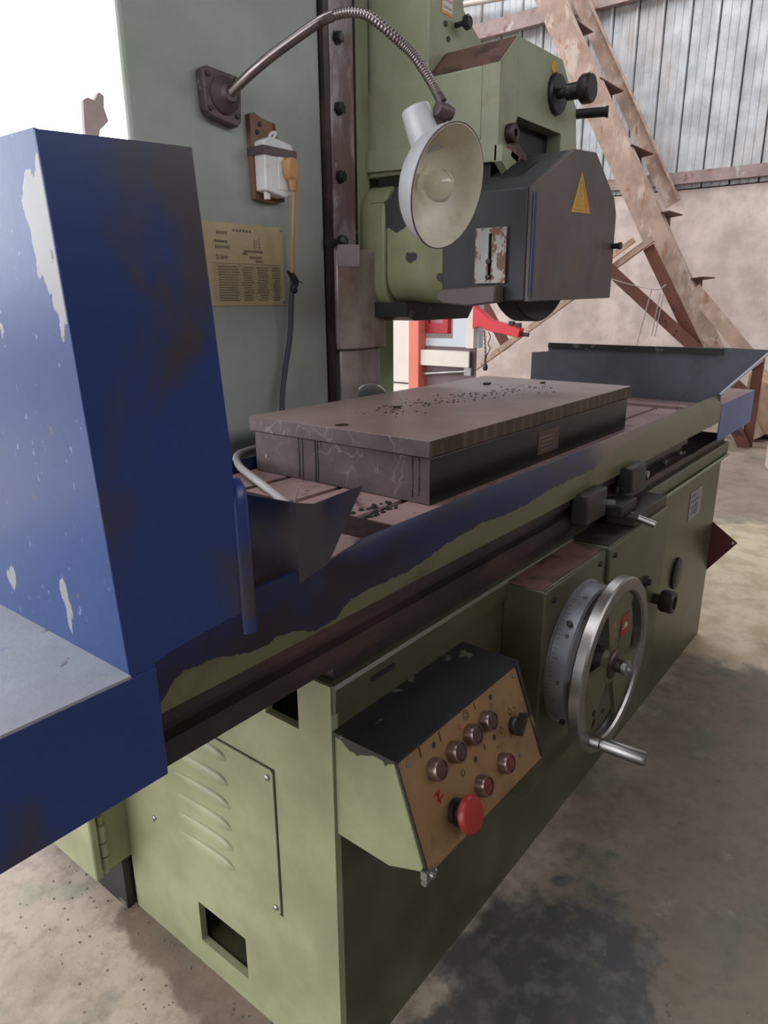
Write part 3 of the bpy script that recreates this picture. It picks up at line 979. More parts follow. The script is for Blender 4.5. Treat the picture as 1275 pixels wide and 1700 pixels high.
for (u, v, c_) in btn:
    bm = B()
    lathe(bm, [(0.0165, 0), (0.0165, 0.012), (0.0150, 0.016), (0.0135, 0.016), (0.0135, 0.012)], PP(u, v, 0.002), Nd, 28, close=False)
    r_ = obj('push_button', bm, MRING, fp, label=('ring button with red cap' if c_ else 'ring button with dark cap'))
    bm = B()
    lathe(bm, [(0.0134, 0), (0.0134, 0.0135), (0.011, 0.0145), (0, 0.0148)], PP(u, v, 0.002), Nd, 24)
    obj('push_button_cap', bm, MBTNR if c_ else MBTN, fp)
bm = B()
lathe(bm, [(0.020, 0), (0.020, 0.008), (0.015, 0.010), (0.015, 0.022)], PP(0.089, 0.126, 0.002), Nd, 28)
obj('stop_button_collar', bm, MBLACK, fp)
bm = B()
lathe(bm, [(0.012, 0.020), (0.025, 0.021), (0.0275, 0.024), (0.0275, 0.028), (0.024, 0.033), (0.014, 0.0355), (0, 0.036)], PP(0.089, 0.126, 0.002), Nd, 36)
obj('emergency_stop_button', bm, MESTOP, fp, label='red mushroom stop button')
# selector switch
bm = B()
lathe(bm, [(0.014, 0), (0.014, 0.008), (0.011, 0.010)], PP(0.283, 0.086, 0.002), Nd, 24)
c0 = PP(0.283, 0.086, 0.010)
du, dv_ = Vector((0.80, 0, 0)) - Vd * 0.5, Vector((0.5, 0, 0)) + Vd * 0.8
du.normalize()
dv_.normalize()
sheet(bm, [c0 - du * 0.016 - dv_ * 0.005, c0 + du * 0.022 - dv_ * 0.004, c0 + du * 0.022 + dv_ * 0.004, c0 - du * 0.016 + dv_ * 0.005], Nd * 0.014)
obj('selector_switch', bm, MBLACK, fp)
for (u, v) in ((0.281, 0.138), (0.02, 0.015), (0.32, 0.015)):
    bm = B()
    lathe(bm, [(0.004, 0), (0.004, 0.002), (0, 0.0028)], PP(u, v, 0.002), Nd, 14)
    obj('screw', bm, MSTEEL, fp)


def stroke(bm, pts, w=0.0012, closed=False):
    P = [PP(u, v, 0.0021) for u, v in pts]
    if closed:
        P.append(P[0])
    for a, b in zip(P, P[1:]):
        d = (b - a).normalized()
        s = d.cross(Nd).normalized() * w / 2
        sheet(bm, [a - s, b - s, b + s, a + s], Nd * 0.0003)


def circ(bm, u, v, r, w=0.001, k=14):
    stroke(bm, [(u + r * math.cos(2 * PI * i / k), v + r * math.sin(2 * PI * i / k)) for i in range(k)], w, True)


bm = B()
stroke(bm, [(0.050, 0.004), (0.050, 0.020)], 0.0028)      # bar marks beside the buttons
stroke(bm, [(0.099, 0.006), (0.099, 0.021)], 0.0028)
stroke(bm, [(0.197, 0.006), (0.197, 0.017)], 0.0022)
stroke(bm, [(0.195, 0.074), (0.195, 0.083)], 0.0022)
circ(bm, 0.170, 0.014, 0.0075)
circ(bm, 0.170, 0.014, 0.004)
for (u0, v0) in ((0.082, 0.018), (0.243, 0.018), (0.165, 0.084), (0.225, 0.078)):
    for k in range(4):
        a = k * PI / 4
        stroke(bm, [(u0 - 0.006 * math.cos(a), v0 - 0.006 * math.sin(a)), (u0 + 0.006 * math.cos(a), v0 + 0.006 * math.sin(a))], 0.0009)
    circ(bm, u0, v0, 0.0035, 0.0009, 10)
circ(bm, 0.128, 0.086, 0.0045)
circ(bm, 0.238, 0.030, 0.0035)
for (u0, v0) in ((0.284, 0.062), (0.248, 0.078)):
    stroke(bm, [(u0 - 0.005, v0), (u0, v0 - 0.006), (u0 + 0.006, v0), (u0, v0 + 0.006)], 0.0013, True)
stroke(bm, [(0.296, 0.060), (0.304, 0.066)], 0.0013)
stroke(bm, [(0.258, 0.084), (0.252, 0.092)], 0.0013)
obj('printed_symbols', bm, MPRINTB, fp, kind='stuff')
bm = B()
stroke(bm, [(0.052, 0.082), (0.068, 0.079), (0.058, 0.092), (0.074, 0.090)], 0.0035)
stroke(bm, [(0.060, 0.078), (0.064, 0.098)], 0.0030)
circ(bm, 0.148, 0.023, 0.0036, 0.0012)
obj('printed_red_symbols', bm, MPRINTR, fp, kind='stuff')
# latch under the plate
bm = B()
box(bm, 0.640, 0.662, 0.436, 0.446, 0.535, 0.550)
cyl(bm, (0.650, 0.436, 0.543), (0.650, 0.430, 0.543), 0.005, n=14)
cyl(bm, (0.640, 0.441, 0.530), (0.668, 0.441, 0.534), 0.005, n=12)
obj('bottom_latch', bm, MSTEEL, cbx)

# ---- column
bm = B()
prism(bm, [(0.823, 1.235), (0.832, 1.228), (1.330, 1.228), (1.330, 1.24), (1.598, 1.24), (1.98, 1.75), (1.20, 1.75)], 'z', 0.70, 2.45)
colm = obj('column', bm, MCOLM, G, bev=0.006)
bm = B()
box(bm, 1.331, 1.347, 1.216, 1.239, 0.80, 2.45)
obj('rail_side_strip', bm, MDARKST, G)
bm = B()
box(bm, 1.349, 1.428, 1.212, 1.239, 1.19, 2.45)
rail = obj('guide_rail', bm, MRAIL, G, bev=0.002, label='rust-mottled vertical guide rail with bolts')
obj('rail_shadow_strip', box(B(), 1.429, 1.448, 1.222, 1.2395, 1.19, 2.45), MBLACK, G)
obj('rail_green_strip', box(B(), 1.449, 1.4995, 1.226, 1.2395, 1.0, 2.45), MHEAD, G)
bm = B()
box(bm, 1.520, 1.5975, 1.226, 1.239, 0.80, 1.30)
obj('lower_green_strip', bm, MGRN2, G)
bolt = None
for zb_ in (1.862, 1.720, 1.576, 1.433, 2.004):
    if bolt is None:
        bm = B()
        lathe(bm, [(0.016, 0), (0.016, 0.002), (0.0125, 0.002), (0.0125, 0.013), (0.010, 0.015), (0, 0.015)], (1.372, 1.212, zb_), (0, -1, 0), 6, a0=0.3)
        bolt = obj('rail_bolt', bm, MBLACK, rail)
        bz = zb_
    else:
        clone(bolt, rail, WP[bolt.name] + Vector((0, 0, zb_ - bz)))
bm = B()
cyl(bm, (1.356, 1.214, 1.428), (1.322, 1.212, 1.428), 0.010, n=6)
obj('set_screw', bm, MBLACK, rail)
# two-stage telescopic way cover below the rail
bm = B()
prism(bm, [(1.352, 1.235), (1.352, 1.210), (1.395, 1.182), (1.508, 1.182), (1.508, 1.225), (1.500, 1.235)], 'z', 1.176, 1.415)
obj('way_cover', bm, MCOVER, G, bev=0.004, label='upper brown-stained steel way cover')
bm = B()
prism(bm, [(1.366, 1.235), (1.366, 1.218), (1.404, 1.196), (1.500, 1.196), (1.500, 1.235)], 'z', 0.82, 1.176)
obj('way_cover', bm, MCOVER, G, bev=0.004, label='lower narrower steel way cover')
bm = B()
prism(bm, [(1.352, 1.210), (1.352, 1.207), (1.398, 1.176), (1.405, 1.182)], 'z', 1.375, 1.425)
obj('bent_tab', bm, MRAIL, G)
# brass data plate
pt = obj('data_plate', box(B(), 0.955, 1.190, 1.2255, 1.2275, 1.286, 1.452), MBRASS, G, bev=0.0006, label='brass data plate with drawings and table rows')
bm = B()


def dash(x0_, x1_, z_, h=0.0012):
    box(bm, x0_, x1_, 1.2248, 1.2256, z_ - h / 2, z_ + h / 2)


for r in range(14):
    zr = 1.365 - r * 0.0052
    dash(0.985, 1.178, zr + 0.0026, 0.0004)
    xx = 1.00
    while xx < 1.172:
        w_ = random.uniform(0.003, 0.009)
        if not (1.050 < xx < 1.062 or 1.090 < xx < 1.105 or 1.135 < xx < 1.150):
            dash(xx, min(xx + w_, 1.175), zr, 0.0019)
        xx += w_ + 0.0018
dash(0.985, 1.178, 1.372, 0.0008)
for i in range(6):
    dash(1.045 + i * 0.009, 1.050 + i * 0.009, 1.438, 0.005)
for (cx, cz, w_, h_) in ((1.015, 1.432, .024, .004), (1.012, 1.415, .03, .003), (1.015, 1.404, .036, .004), (1.005, 1.384, .012, .006), (1.02, 1.384, .01, .004), (1.11, 1.414, .014, .012), (1.10, 1.398, .05, .003), (1.105, 1.386, .03, .004), (1.115, 1.378, .02, .003), (1.075, 1.393, .01, .003)):
    for q in range(3):
        dash(cx - w_ / 2 + random.uniform(-.003, .003), cx + w_ / 2 + random.uniform(-.003, .003), cz + (q - 1) * h_ * 0.5, 0.0009)
    box(bm, cx - w_ / 2, cx - w_ / 2 + 0.0007, 1.2248, 1.2256, cz - h_, cz + h_)
    box(bm, cx + w_ / 2, cx + w_ / 2 + 0.0007, 1.2248, 1.2256, cz - h_, cz + h_)
obj('engraved_print', bm, MPRINT, pt, kind='stuff')
for (xs, zs) in ((1.184, 1.446), (1.184, 1.292)):
    bm = B()
    lathe(bm, [(0.003, 0), (0.003, 0.0015), (0, 0.002)], (xs, 1.2255, zs), (0, -1, 0), 12)
    obj('rivet', bm, MSTEEL, pt)

# ---- wheel head
bm = B()
hp_ = [(1.500, 1.588), (1.500, 1.781), (1.575, 1.846), (1.797, 1.849), (1.890, 1.762), (1.912, 1.66), (1.912, 1.588)]
# front face carries a dark slot: build the shell as plate + body
prism(bm, hp_, 'y', 0.905, 1.236)
head = obj('wheel_head', bm, MHEAD, G, bev=0.004)
bm = B()
prism(bm, [(1.500, 1.588), (1.500, 1.781), (1.575, 1.846), (1.584, 1.690), (1.552, 1.612), (1.552, 1.588)], 'y', 0.862, 0.9049)
prism(bm, [(1.5755, 1.8461), (1.797, 1.849), (1.890, 1.762), (1.912, 1.66), (1.912, 1.588), (1.815, 1.588), (1.812, 1.690), (1.5845, 1.691)], 'y', 0.862, 0.9049)
obj('head_front_plate', bm, MHEAD, head)
bm = B()
prism(bm, [(1.552, 1.588), (1.552, 1.612), (1.584, 1.690), (1.812, 1.690), (1.815, 1.588)], 'y', 0.899, 0.9045)
obj('slot_shadow_plate', bm, MRUBBER, head)
bm = B()
prism(bm, [(1.501, 1.7815), (1.574, 1.8450), (1.5735, 1.8468), (1.5005, 1.7833)], 'y', 0.866, 1.05)
obj('head_roof_dust', bm, MDIRT, head)
bm = B()
prism(bm, [(1.505, 1.775), (1.505, 2.20), (1.60, 2.20), (1.650, 1.955), (1.785, 1.880), (1.79, 1.775)], 'y', 1.052, 1.2355)
uh = obj('upper_head', bm, MHEAD, G, bev=0.004)
# lower flange of head
bm = B()
prism(bm, [(0.855, 1.585), (0.855, 1.630), (1.228, 1.648), (1.228, 1.600)], 'x', 1.487, 1.4995)
obj('head_skirt', bm, MHEAD, head, bev=0.002)
bm = B()
prism(bm, [(1.487, 1.618), (1.560, 1.604), (1.56, 1.575), (1.530, 1.557), (1.487, 1.585)], 'y', 0.842, 0.8615)
obj('skirt_corner', bm, MHEAD, head)
# dust gap and dark underside between head and spindle
bm = B()
box(bm, 1.505, 1.88, 0.88, 1.20, 1.54, 1.588)
obj('head_underside', bm, MRUBBER, head)
# knobs on head front
bm = B()
lathe(bm, [(0.046, 0), (0.046, 0.008), (0.042, 0.011), (0.012, 0.011), (0.012, 0.030), (0.019, 0.031), (0.019, 0.062), (0.014, 0.064)], (1.772, 0.862, 1.770), (0, -1, 0), 40)
kn = obj('feed_dial', bm, MBLACK, head)
bm = B()
lathe(bm, [(0.026, 0), (0.031, 0.003), (0.033, 0.008), (0.033, 0.024), (0.029, 0.029), (0, 0.030)], (1.772, 0.798, 1.770), (0, -1, 0), 12)
obj('feed_knob', bm, MDARKST, head)
bm = B()
cyl(bm, (1.905, 0.880, 1.752), (1.935, 0.800, 1.752), 0.012, n=18)
cyl(bm, (1.935, 0.800, 1.752), (1.937, 0.794, 1.752), 0.014, n=18)
obj('side_rod', bm, MBLACK, head)
bm = B()
lathe(bm, [(0.020, 0), (0.020, 0.016), (0.017, 0.018), (0.008, 0.018), (0.008, 0.012), (0, 0.012)], (1.548, 0.862, 1.650), (0, -1, 0), 28)
obj('round_fitting', bm, MDARKST, head)
bm = B()
prism(bm, [(1.525, 1.600), (1.535, 1.622), (1.560, 1.628), (1.590, 1.612), (1.590, 1.588), (1.565, 1.588)], 'y', 0.842, 0.8615)
cyl(bm, (1.578, 0.842, 1.602), (1.578, 0.834, 1.602), 0.006, n=12)
obj('clamp_tab', bm, MDIRT, head)
bm = B()
lathe(bm, [(0.013, 0), (0.013, 0.0015)], (1.752, 0.8618, 1.824), (0, -1, 0), 20)
obj('yellow_mark', bm, MYEL, head)
# upper head label and knob
ul = obj('caution_label', box(B(), 1.553, 1.600, 1.0505, 1.0515, 1.925, 1.985), MYEL, uh)
obj('label_field', box(B(), 1.557, 1.596, 1.0497, 1.0506, 1.930, 1.985), MWHITE, uh)
bm = B()
for i in range(3):
    for q in range(4):
        box(bm, 1.560 + q * 0.009, 1.566 + q * 0.009, 1.0490, 1.0498, 1.936 + i * 0.014, 1.941 + i * 0.014)
obj('label_print', bm, MPINK, uh, kind='stuff')
bm = B()
lathe(bm, [(0.006, 0), (0.006, 0.022), (0.015, 0.026), (0.017, 0.034), (0.012, 0.040), (0, 0.041)], (1.615, 1.052, 1.914), (0, -1, 0), 8)
obj('star_knob', bm, MBLACK, uh)
for (xs, zs) in ((1.570, 1.906), (1.583, 1.878)):
    bm = B()
    lathe(bm, [(0.006, 0), (0.006, 0.003), (0, 0.004)], (xs, 1.052, zs), (0, -1, 0), 12)
    obj('screw', bm, MBLACK, uh)
# spindle housing (rounded block, axis along y)
bm = B()


def rrect(x0_, x1_, z0_, z1_, r, k=7):
    pts = []
    for (cx, cz, a0) in ((x1_ - r, z1_ - r, 0), (x0_ + r, z1_ - r, PI / 2), (x0_ + r, z0_ + r, PI), (x1_ - r, z0_ + r, 1.5 * PI)):
        for i in range(k + 1):
            a = a0 + PI / 2 * i / k
            pts.append((cx + r * math.cos(a), cz + r * math.sin(a)))
    return pts


prism(bm, rrect(1.468, 1.80, 1.288, 1.56, 0.07), 'y', 0.93, 1.15)
prism(bm, rrect(1.462, 1.81, 1.266, 1.572, 0.075), 'y', 1.15, 1.235)
sp = obj('spindle_housing', bm, MG, G, bev=0.006)
bm = B()
prism(bm, [(1.462, 1.255), (1.50, 1.245), (1.75, 1.245), (1.78, 1.28), (1.462, 1.29)], 'y', 1.08, 1.235)
obj('housing_foot', bm, MBLACK, sp)
for (yc, zc, rr, sd) in ((1.045, 1.462, 0.024, 1), (1.13, 1.50, 0.05, 2), (1.02, 1.50, 0.026, 3), (1.075, 1.395, 0.016, 4), (0.985, 1.345, 0.010, 5)):
    random.seed(sd)
    pts = []
    for i in range(14):
        a = 2 * PI * i / 14
        q = rr * random.uniform(0.6, 1.25)
        pts.append((yc + q * math.cos(a) * 1.2, zc + q * math.sin(a)))
    obj('peeled_patch', prism(B(), pts, 'x', 1.4675, 1.4682), MIRONT, sp)
random.seed(11)
# wheel guard
gp = [(1.430, 1.292), (1.426, 1.518), (1.612, 1.612), (1.730, 1.621), (1.862, 1.535), (1.882, 1.50), (1.886, 1.298)]
bm = B()
ct = (1.65, 1.45)
prism(bm, gp, 'y', 0.742, 0.955)
gd = obj('wheel_guard', bm, MIRONT, G, bev=0.004)
bm = B()
prism(bm, [(ct[0] + (a - ct[0]) * 1.004, ct[1] + (b - ct[1]) * 1.006) for a, b in gp], 'y', 0.730, 0.7415)
fd = obj('guard_door', bm, MIRON, gd, bev=0.0015)
bm = B()
cyl(bm, (1.428, 0.728, 1.300), (1.428, 0.728, 1.506), 0.0052, n=14)
obj('guard_hinge', bm, worn('dark_blue_hinge_paint', rgb(44, 52, 84), [(rgb(60, 58, 60), 30, 0.5, 0.1, ONE, 3)], 0.4), gd)
bm = B()
prism(bm, [(1.655, 1.572), (1.610, 1.484), (1.716, 1.488)], 'y', 0.7285, 0.7299)
tl = obj('warning_triangle', bm, MYEL, gd)
bm = B()
for i in range(9):
    box(bm, 1.620 + i * 0.0098, 1.6265 + i * 0.0098, 0.7278, 0.7286, 1.490, 1.493)
for (a_, b_) in (((1.655, 1.556), (1.628, 1.499)), ((1.628, 1.499), (1.697, 1.502)), ((1.697, 1.502), (1.655, 1.556))):
    tube(bm, [(a_[0], 0.7283, a_[1]), (b_[0], 0.7283, b_[1])], 0.0007, 5)
tube(bm, [(1.657, 0.7283, 1.540), (1.650, 0.7283, 1.522), (1.660, 0.7283, 1.522), (1.654, 0.7283, 1.506)], 0.0012, 5)
obj('warning_print', bm, MRUST, gd, kind='stuff')
bm = B()
cyl(bm, (1.872, 0.729, 1.424), (1.872, 0.712, 1.424), 0.007, n=16)
cyl(bm, (1.872, 0.712, 1.424), (1.872, 0.706, 1.424), 0.009, n=16)
obj('door_catch', bm, MBLACK, gd)
# slotted adjusting plate on the guard's side
bm = B()
holed_plate(bm, 'x', 1.4195, 1.4255, (0.786, 0.862), (1.330, 1.444), [(0.821, 0.829, 1.345, 1.432)])
sb = obj('slotted_plate', bm, worn('rust_spotted_plate', rgb(168, 166, 160), [(rgb(112, 76, 62), 34, 0.50, 0.04, (1, 1, 0.7), 3)], 0.45, 0.3, 0.15), gd)
for zb_ in (1.375, 1.343):
    bm = B()
    lathe(bm, [(0.0055, 0), (0.0055, 0.006), (0, 0.007)], (1.4195, 0.826, zb_), (-1, 0, 0), 12)
    obj('stud', bm, MDARKST, sb)
bm = B()
prism(bm, [(0.790, 1.325), (0.935, 1.318), (0.945, 1.300), (0.925, 1.288), (0.86, 1.282), (0.790, 1.290)], 'x', 1.385, 1.425)
obj('coolant_lip', bm, MIRON, gd, bev=0.003)
# grinding wheel
bm = B()
lathe(bm, [(0.05, -0.005), (0.174, -0.005), (0.178, 0.0), (0.178, 0.045), (0.174, 0.05), (0.05, 0.05)], (1.612, 0.845, 1.422), (0, -1, 0), 72)
obj('grinding_wheel', bm, MRUBBER, G, label='black grinding wheel edge showing under the guard')
# guide wheel behind the chuck
bm = B()
lathe(bm, [(0.012, 0), (0.040, 0.002), (0.046, 0.004), (0.046, 0.014), (0.040, 0.016), (0.012, 0.012)], (1.440, 1.180, 1.043), (-0.75, -0.6, 0), 36)
tag(obj('round_gauge_disc', bm, MSTEEL), 'small round steel disc peeping up behind the chuck by the column', 'disc')

# ------------------------------------------------------------------ sliding table with trays and guards
T = thing('grinder_table', 'long sliding grinder table with blue and green splash apron and raised blue guard', 'worktable', (1.4, 0.85, 0.806))
bm = B()
box(bm, 0.832, 2.30, 0.636, 0.700, 0.885, 0.960)
for (ya, yb) in ((0.716, 0.850), (0.866, 0.985), (1.001, 1.100)):
    box(bm, 0.832, 2.30, ya, yb, 0.925, 0.960)
box(bm, 0.832, 2.30, 0.700, 1.100, 0.885, 0.925)
tt = obj('table_top', bm, MDUST, T)
bm = B()
box(bm, 0.829, 0.832, 0.637, 1.09, 0.886, 0.9585)
bb = obj('table_end_sludge', bm, MSLUDGE, T)
bm = B()
for i in range(46):
    px, py = random.uniform(0.835, 0.93), random.uniform(0.690, 0.73)
    r_ = random.uniform(0.002, 0.006)
    lathe(bm, [(r_, -0.001), (r_ * 0.8, r_ * 0.5), (0, r_ * 0.8)], (px, py, 0.955 if 0.70 < py < 0.716 else 0.960), (random.uniform(-.3, .3), random.uniform(-.3, .3), 1), 6)
obj('swarf_in_slot', bm, MSWARF, T, kind='stuff')
bm = B()
box(bm, 0.36, 2.58, 0.592, 1.112, 0.884, 0.895)
prism(bm, [(0.596, 0.884), (0.596, 0.862), (0.612, 0.858), (0.612, 0.842), (0.598, 0.838), (0.598, 0.808), (1.105, 0.808), (1.105, 0.884)], 'x', 0.362, 2.28)
obj('table_body', bm, MDARKST, T)
bm = B()
box(bm, 0.36, 0.829, 0.60, 1.10, 0.895, 0.925)
box(bm, 0.46, 0.70, 0.66, 1.09, 0.925, 0.948)
obj('trough_floor', bm, MDUST, T, label='dust-covered trough floor')
bm = B()
box(bm, 2.30, 2.58, 0.60, 1.10, 0.895, 0.915)
box(bm, 2.42, 2.47, 0.61, 1.09, 0.915, 0.952)
box(bm, 2.33, 2.36, 0.61, 1.09, 0.915, 0.938)
box(bm, 2.47, 2.58, 0.61, 1.09, 0.915, 0.948)
obj('far_trough', bm, MDUST, T)
# apron (front): vertical skirt folded back into a leaning lip
def apron_top(x_):
    if x_ < 0.60:
        return 0.978
    if x_ < 0.70:
        return 0.967 + 0.006 * math.sin((x_ - 0.6) * 20)
    return 0.977
bm = B()
xs_ = [0.36 + i * (2.62 - 0.36) / 90 for i in range(91)]
rows = []
for x_ in xs_:
    t_ = apron_top(x_)
    k_ = min(1.0, max(0.0, (x_ - 0.60) / 0.10))
    lean = 0.001 + 0.015 * k_
    w_ = 0.0008 * math.sin(x_ * 9)
    rows.append([bm.verts.new((x_, 0.585 + w_, 0.884)), bm.verts.new((x_, 0.585 + w_, 0.942)), bm.verts.new((x_, 0.585 + lean, t_)), bm.verts.new((x_, 0.588 + lean, t_ + 0.001)), bm.verts.new((x_, 0.590 + lean, t_ - 0.002)), bm.verts.new((x_, 0.589 + w_, 0.941)), bm.verts.new((x_, 0.589 + w_, 0.884))])
for R1, R2 in zip(rows, rows[1:]):
    for j in range(7):
        k_ = (j + 1) % 7
        bm.faces.new((R1[j], R2[j], R2[k_], R1[k_]))
bm.faces.new(rows[0])
bm.faces.new(rows[-1][::-1])
obj('front_apron', bm, MAPRON, T)
obj('rear_apron', box(B(), 0.36, 2.62, 1.108, 1.112, 0.884, 0.985), MBLUE, T)
# left end tray: shelf and blue skirt
bm = B()
box(bm, -0.16, 0.360, 0.583, 0.587, 0.811, 0.940)
box(bm, -0.16, 0.360, 1.110, 1.114, 0.811, 0.940)
box(bm, -0.16, -0.156, 0.587, 1.11, 0.811, 0.940)
obj('end_tray_skirt', bm, MBLUE, T, bev=0.001)
obj('end_tray_top', box(B(), -0.16, 0.331, 0.583, 1.114, 0.940, 0.943), MSHELF, T)
# tall blue guard
th = 0.003
bm = B()
sheet(bm, [(0.331, 0.585, 0.935), (0.478, 0.585, 0.935), (0.478, 0.585, 1.141), (0.457, 0.585, 1.435), (0.309, 0.585, 1.427)], (0, th, 0))
obj('guard_front_panel', bm, MBLUE, T, bev=0.0008, label='tall dark blue panel facing the operator')
bm = B()
sheet(bm, [(0.331, 0.5875, 0.943), (0.331, 1.06, 0.943), (0.309, 1.06, 1.432), (0.309, 0.5875, 1.428)], (th, 0, 0))
obj('guard_side_panel', bm, MBLUEL, T, label='lighter chipped blue side panel catching daylight')
bm = B()
sheet(bm, [(0.334, 1.06, 0.943), (0.478, 1.06, 0.943), (0.457, 1.06, 1.435), (0.312, 1.06, 1.432)], (0, th, 0))
obj('guard_back_panel', bm, MBLUE, T)
# rounded upright bead joining guard and corner plate
bm = B()
tube(bm, [(0.486, 0.588, 0.930), (0.486, 0.588, 1.00), (0.486, 0.590, 1.085), (0.487, 0.593, 1.098), (0.488, 0.600, 1.104)], 0.011, 14)
obj('guard_edge_bead', bm, MBLUE, T)
# corner plates of the near tray
bm = B()
sheet(bm, [(0.569, 0.585, 0.95), (0.569, 0.585, 1.066), (0.5545, 0.697, 1.066), (0.5545, 0.697, 0.93)], (0.002, 0.0003, 0))
sheet(bm, [(0.569, 0.5845, 0.962), (0.623, 0.5845, 0.972), (0.655, 0.582, 1.018), (0.688, 0.579, 1.064), (0.60, 0.583, 1.058), (0.569, 0.585, 1.066)], (0, 0.002, 0))
obj('corner_plate', bm, blue_paint('dark_corner_paint', rgb(24, 34, 66), (0.40, 0.55), False), T, label='dark bent corner plate of the near tray')
bm = B()
prism(bm, [(0.5695, 1.058), (0.574, 1.064), (0.584, 1.085), (0.577, 1.062)], 'y', 0.592, 0.594)
obj('torn_tab', bm, MRAIL, T)
# far end tray: upright end plate with forward flare
bm = B()
sheet(bm, [(2.60, 0.590, 0.984), (2.60, 0.455, 1.132), (2.60, 0.579, 1.134), (2.60, 0.90, 1.130), (2.60, 1.232, 1.126), (2.60, 1.235, 1.098), (2.60, 1.304, 1.092), (2.60, 1.304, 0.985), (2.60, 1.11, 0.884), (2.60, 0.592, 0.884)], (0.003, 0, 0))
ft = obj('far_end_plate', bm, MTRAYIN, T)
bm = B()
box(bm, 2.590, 2.604, 0.60, 1.232, 1.112, 1.131)
obj('far_plate_rim', bm, MBLACK, ft)
bm = B()
tube(bm, [(2.60, 0.592, 0.980), (2.60, 0.50, 1.082), (2.60, 0.455, 1.131)], 0.0045, 8)
obj('flare_edge', bm, MPALE, ft)
bm = B()
box(bm, 2.604, 3.10, 0.583, 0.587, 0.817, 0.945)
box(bm, 2.604, 3.10, 1.11, 1.114, 0.817, 0.945)
box(bm, 3.10, 3.104, 0.583, 1.114, 0.817, 0.945)
obj('far_tray_skirt', bm, MBLUE2, T)
obj('far_tray_top', box(B(), 2.604, 3.10, 0.587, 1.11, 0.942, 0.945), MDUST, T)
# trip dogs on the front edge
bm = B()
box(bm, 1.412, 1.520, 0.556, 0.594, 0.822, 0.890)
d1 = obj('trip_dog', bm, MDARKST, T, bev=0.003, label='nearer trip dog block')
bm = B()
cyl(bm, (1.535, 0.566, 0.845), (1.545, 0.545, 0.845), 0.010, n=6)
obj('dog_bolt', bm, MSTEEL, d1)
bm = B()
prism(bm, [(0.594, 0.812), (0.594, 0.892), (0.575, 0.902), (0.555, 0.898), (0.552, 0.830), (0.565, 0.812)], 'x', 1.675, 1.775)
d2 = obj('trip_dog', bm, MBLACK, T, bev=0.003, label='farther taller trip dog')
bm = B()
cyl(bm, (1.83, 0.585, 0.855), (1.83, 0.565, 0.855), 0.011, n=6)
cyl(bm, (2.06, 0.598, 0.842), (2.06, 0.590, 0.842), 0.008, n=14)
cyl(bm, (2.20, 0.598, 0.845), (2.20, 0.590, 0.845), 0.008, n=14)
obj('dog_bolt', bm, MSTEEL, d2)
bm = B()
box(bm, 1.52, 2.25, 0.575, 0.5955, 0.818, 0.834)
obj('dog_bar', bm, MDARKST, T)

# ------------------------------------------------------------------ magnetic chuck
K = thing('magnetic_chuck', 'dusty brown rectangular magnetic chuck bolted on the table', 'chuck', (1.41, 0.87, 0.96))
bm = B()
box(bm, 0.952, 1.872, 0.653, 1.088, 0.960, 1.043)
cbm = obj('chuck_body', bm, [MCHK, MCHKF], K, bev=0.002)
for p in cbm.data.polygons:
    if p.normal.y < -0.9:
        p.material_index = 1
bm = B()
box(bm, 0.943, 1.880, 0.6485, 1.093, 1.0445, 1.074)
ctp = obj('top_plate', bm, [MTOP, MLAM, MCHK], K, bev=0.0015)
for p in ctp.data.polygons:
    p.material_index = 0 if p.normal.z > 0.9 else 1 if abs(p.normal.y) > 0.9 else 2
obj('plate_joint', box(B(), 0.954, 1.870, 0.655, 1.086, 1.0428, 1.0447), MPRINTB, K)
obj('chuck_label', box(B(), 1.352, 1.452, 0.6518, 0.653, 0.978, 1.028), worn('brown_label', rgb(84, 64, 54), [], 0.6), K, label='small brown maker label with nothing legible')
bm = B()
for i in range(4):
    box(bm, 1.362, 1.362 + random.uniform(0.05, 0.08), 0.6512, 0.6519, 0.986 + i * 0.009, 0.988 + i * 0.009)
obj('label_marks', bm, MCHK, K, kind='stuff')
# bolt hole in the top, oil runs on the end
bm = B()
lathe(bm, [(0.0135, 0), (0.0135, 0.0006)], (0.975, 0.870, 1.0738), (0, 0, 1), 24)
obj('bolt_hole', bm, MPRINTB, K)
bm = B()
for (yc, z0_, w_) in ((0.963, 0.963, 0.0022), (0.953, 0.963, 0.0018), (0.919, 0.962, 0.0035), (0.913, 0.962, 0.0018), (0.905, 1.030, 0.002), (0.690, 0.970, 0.0012), (0.676, 0.975, 0.0010)):
    pts = [(yc - w_ / 2, 1.0425), (yc + w_ / 2, 1.0425), (yc + w_ / 2 - 0.001, (1.0425 + z0_) / 2), (yc + w_ / 2, z0_), (yc - w_ / 2, z0_), (yc - w_ / 2 - 0.001, (1.0425 + z0_) / 2)]
    prism(bm, pts, 'x', 0.9512, 0.9519)
obj('oil_runs', bm, MBLACK, K, kind='stuff')
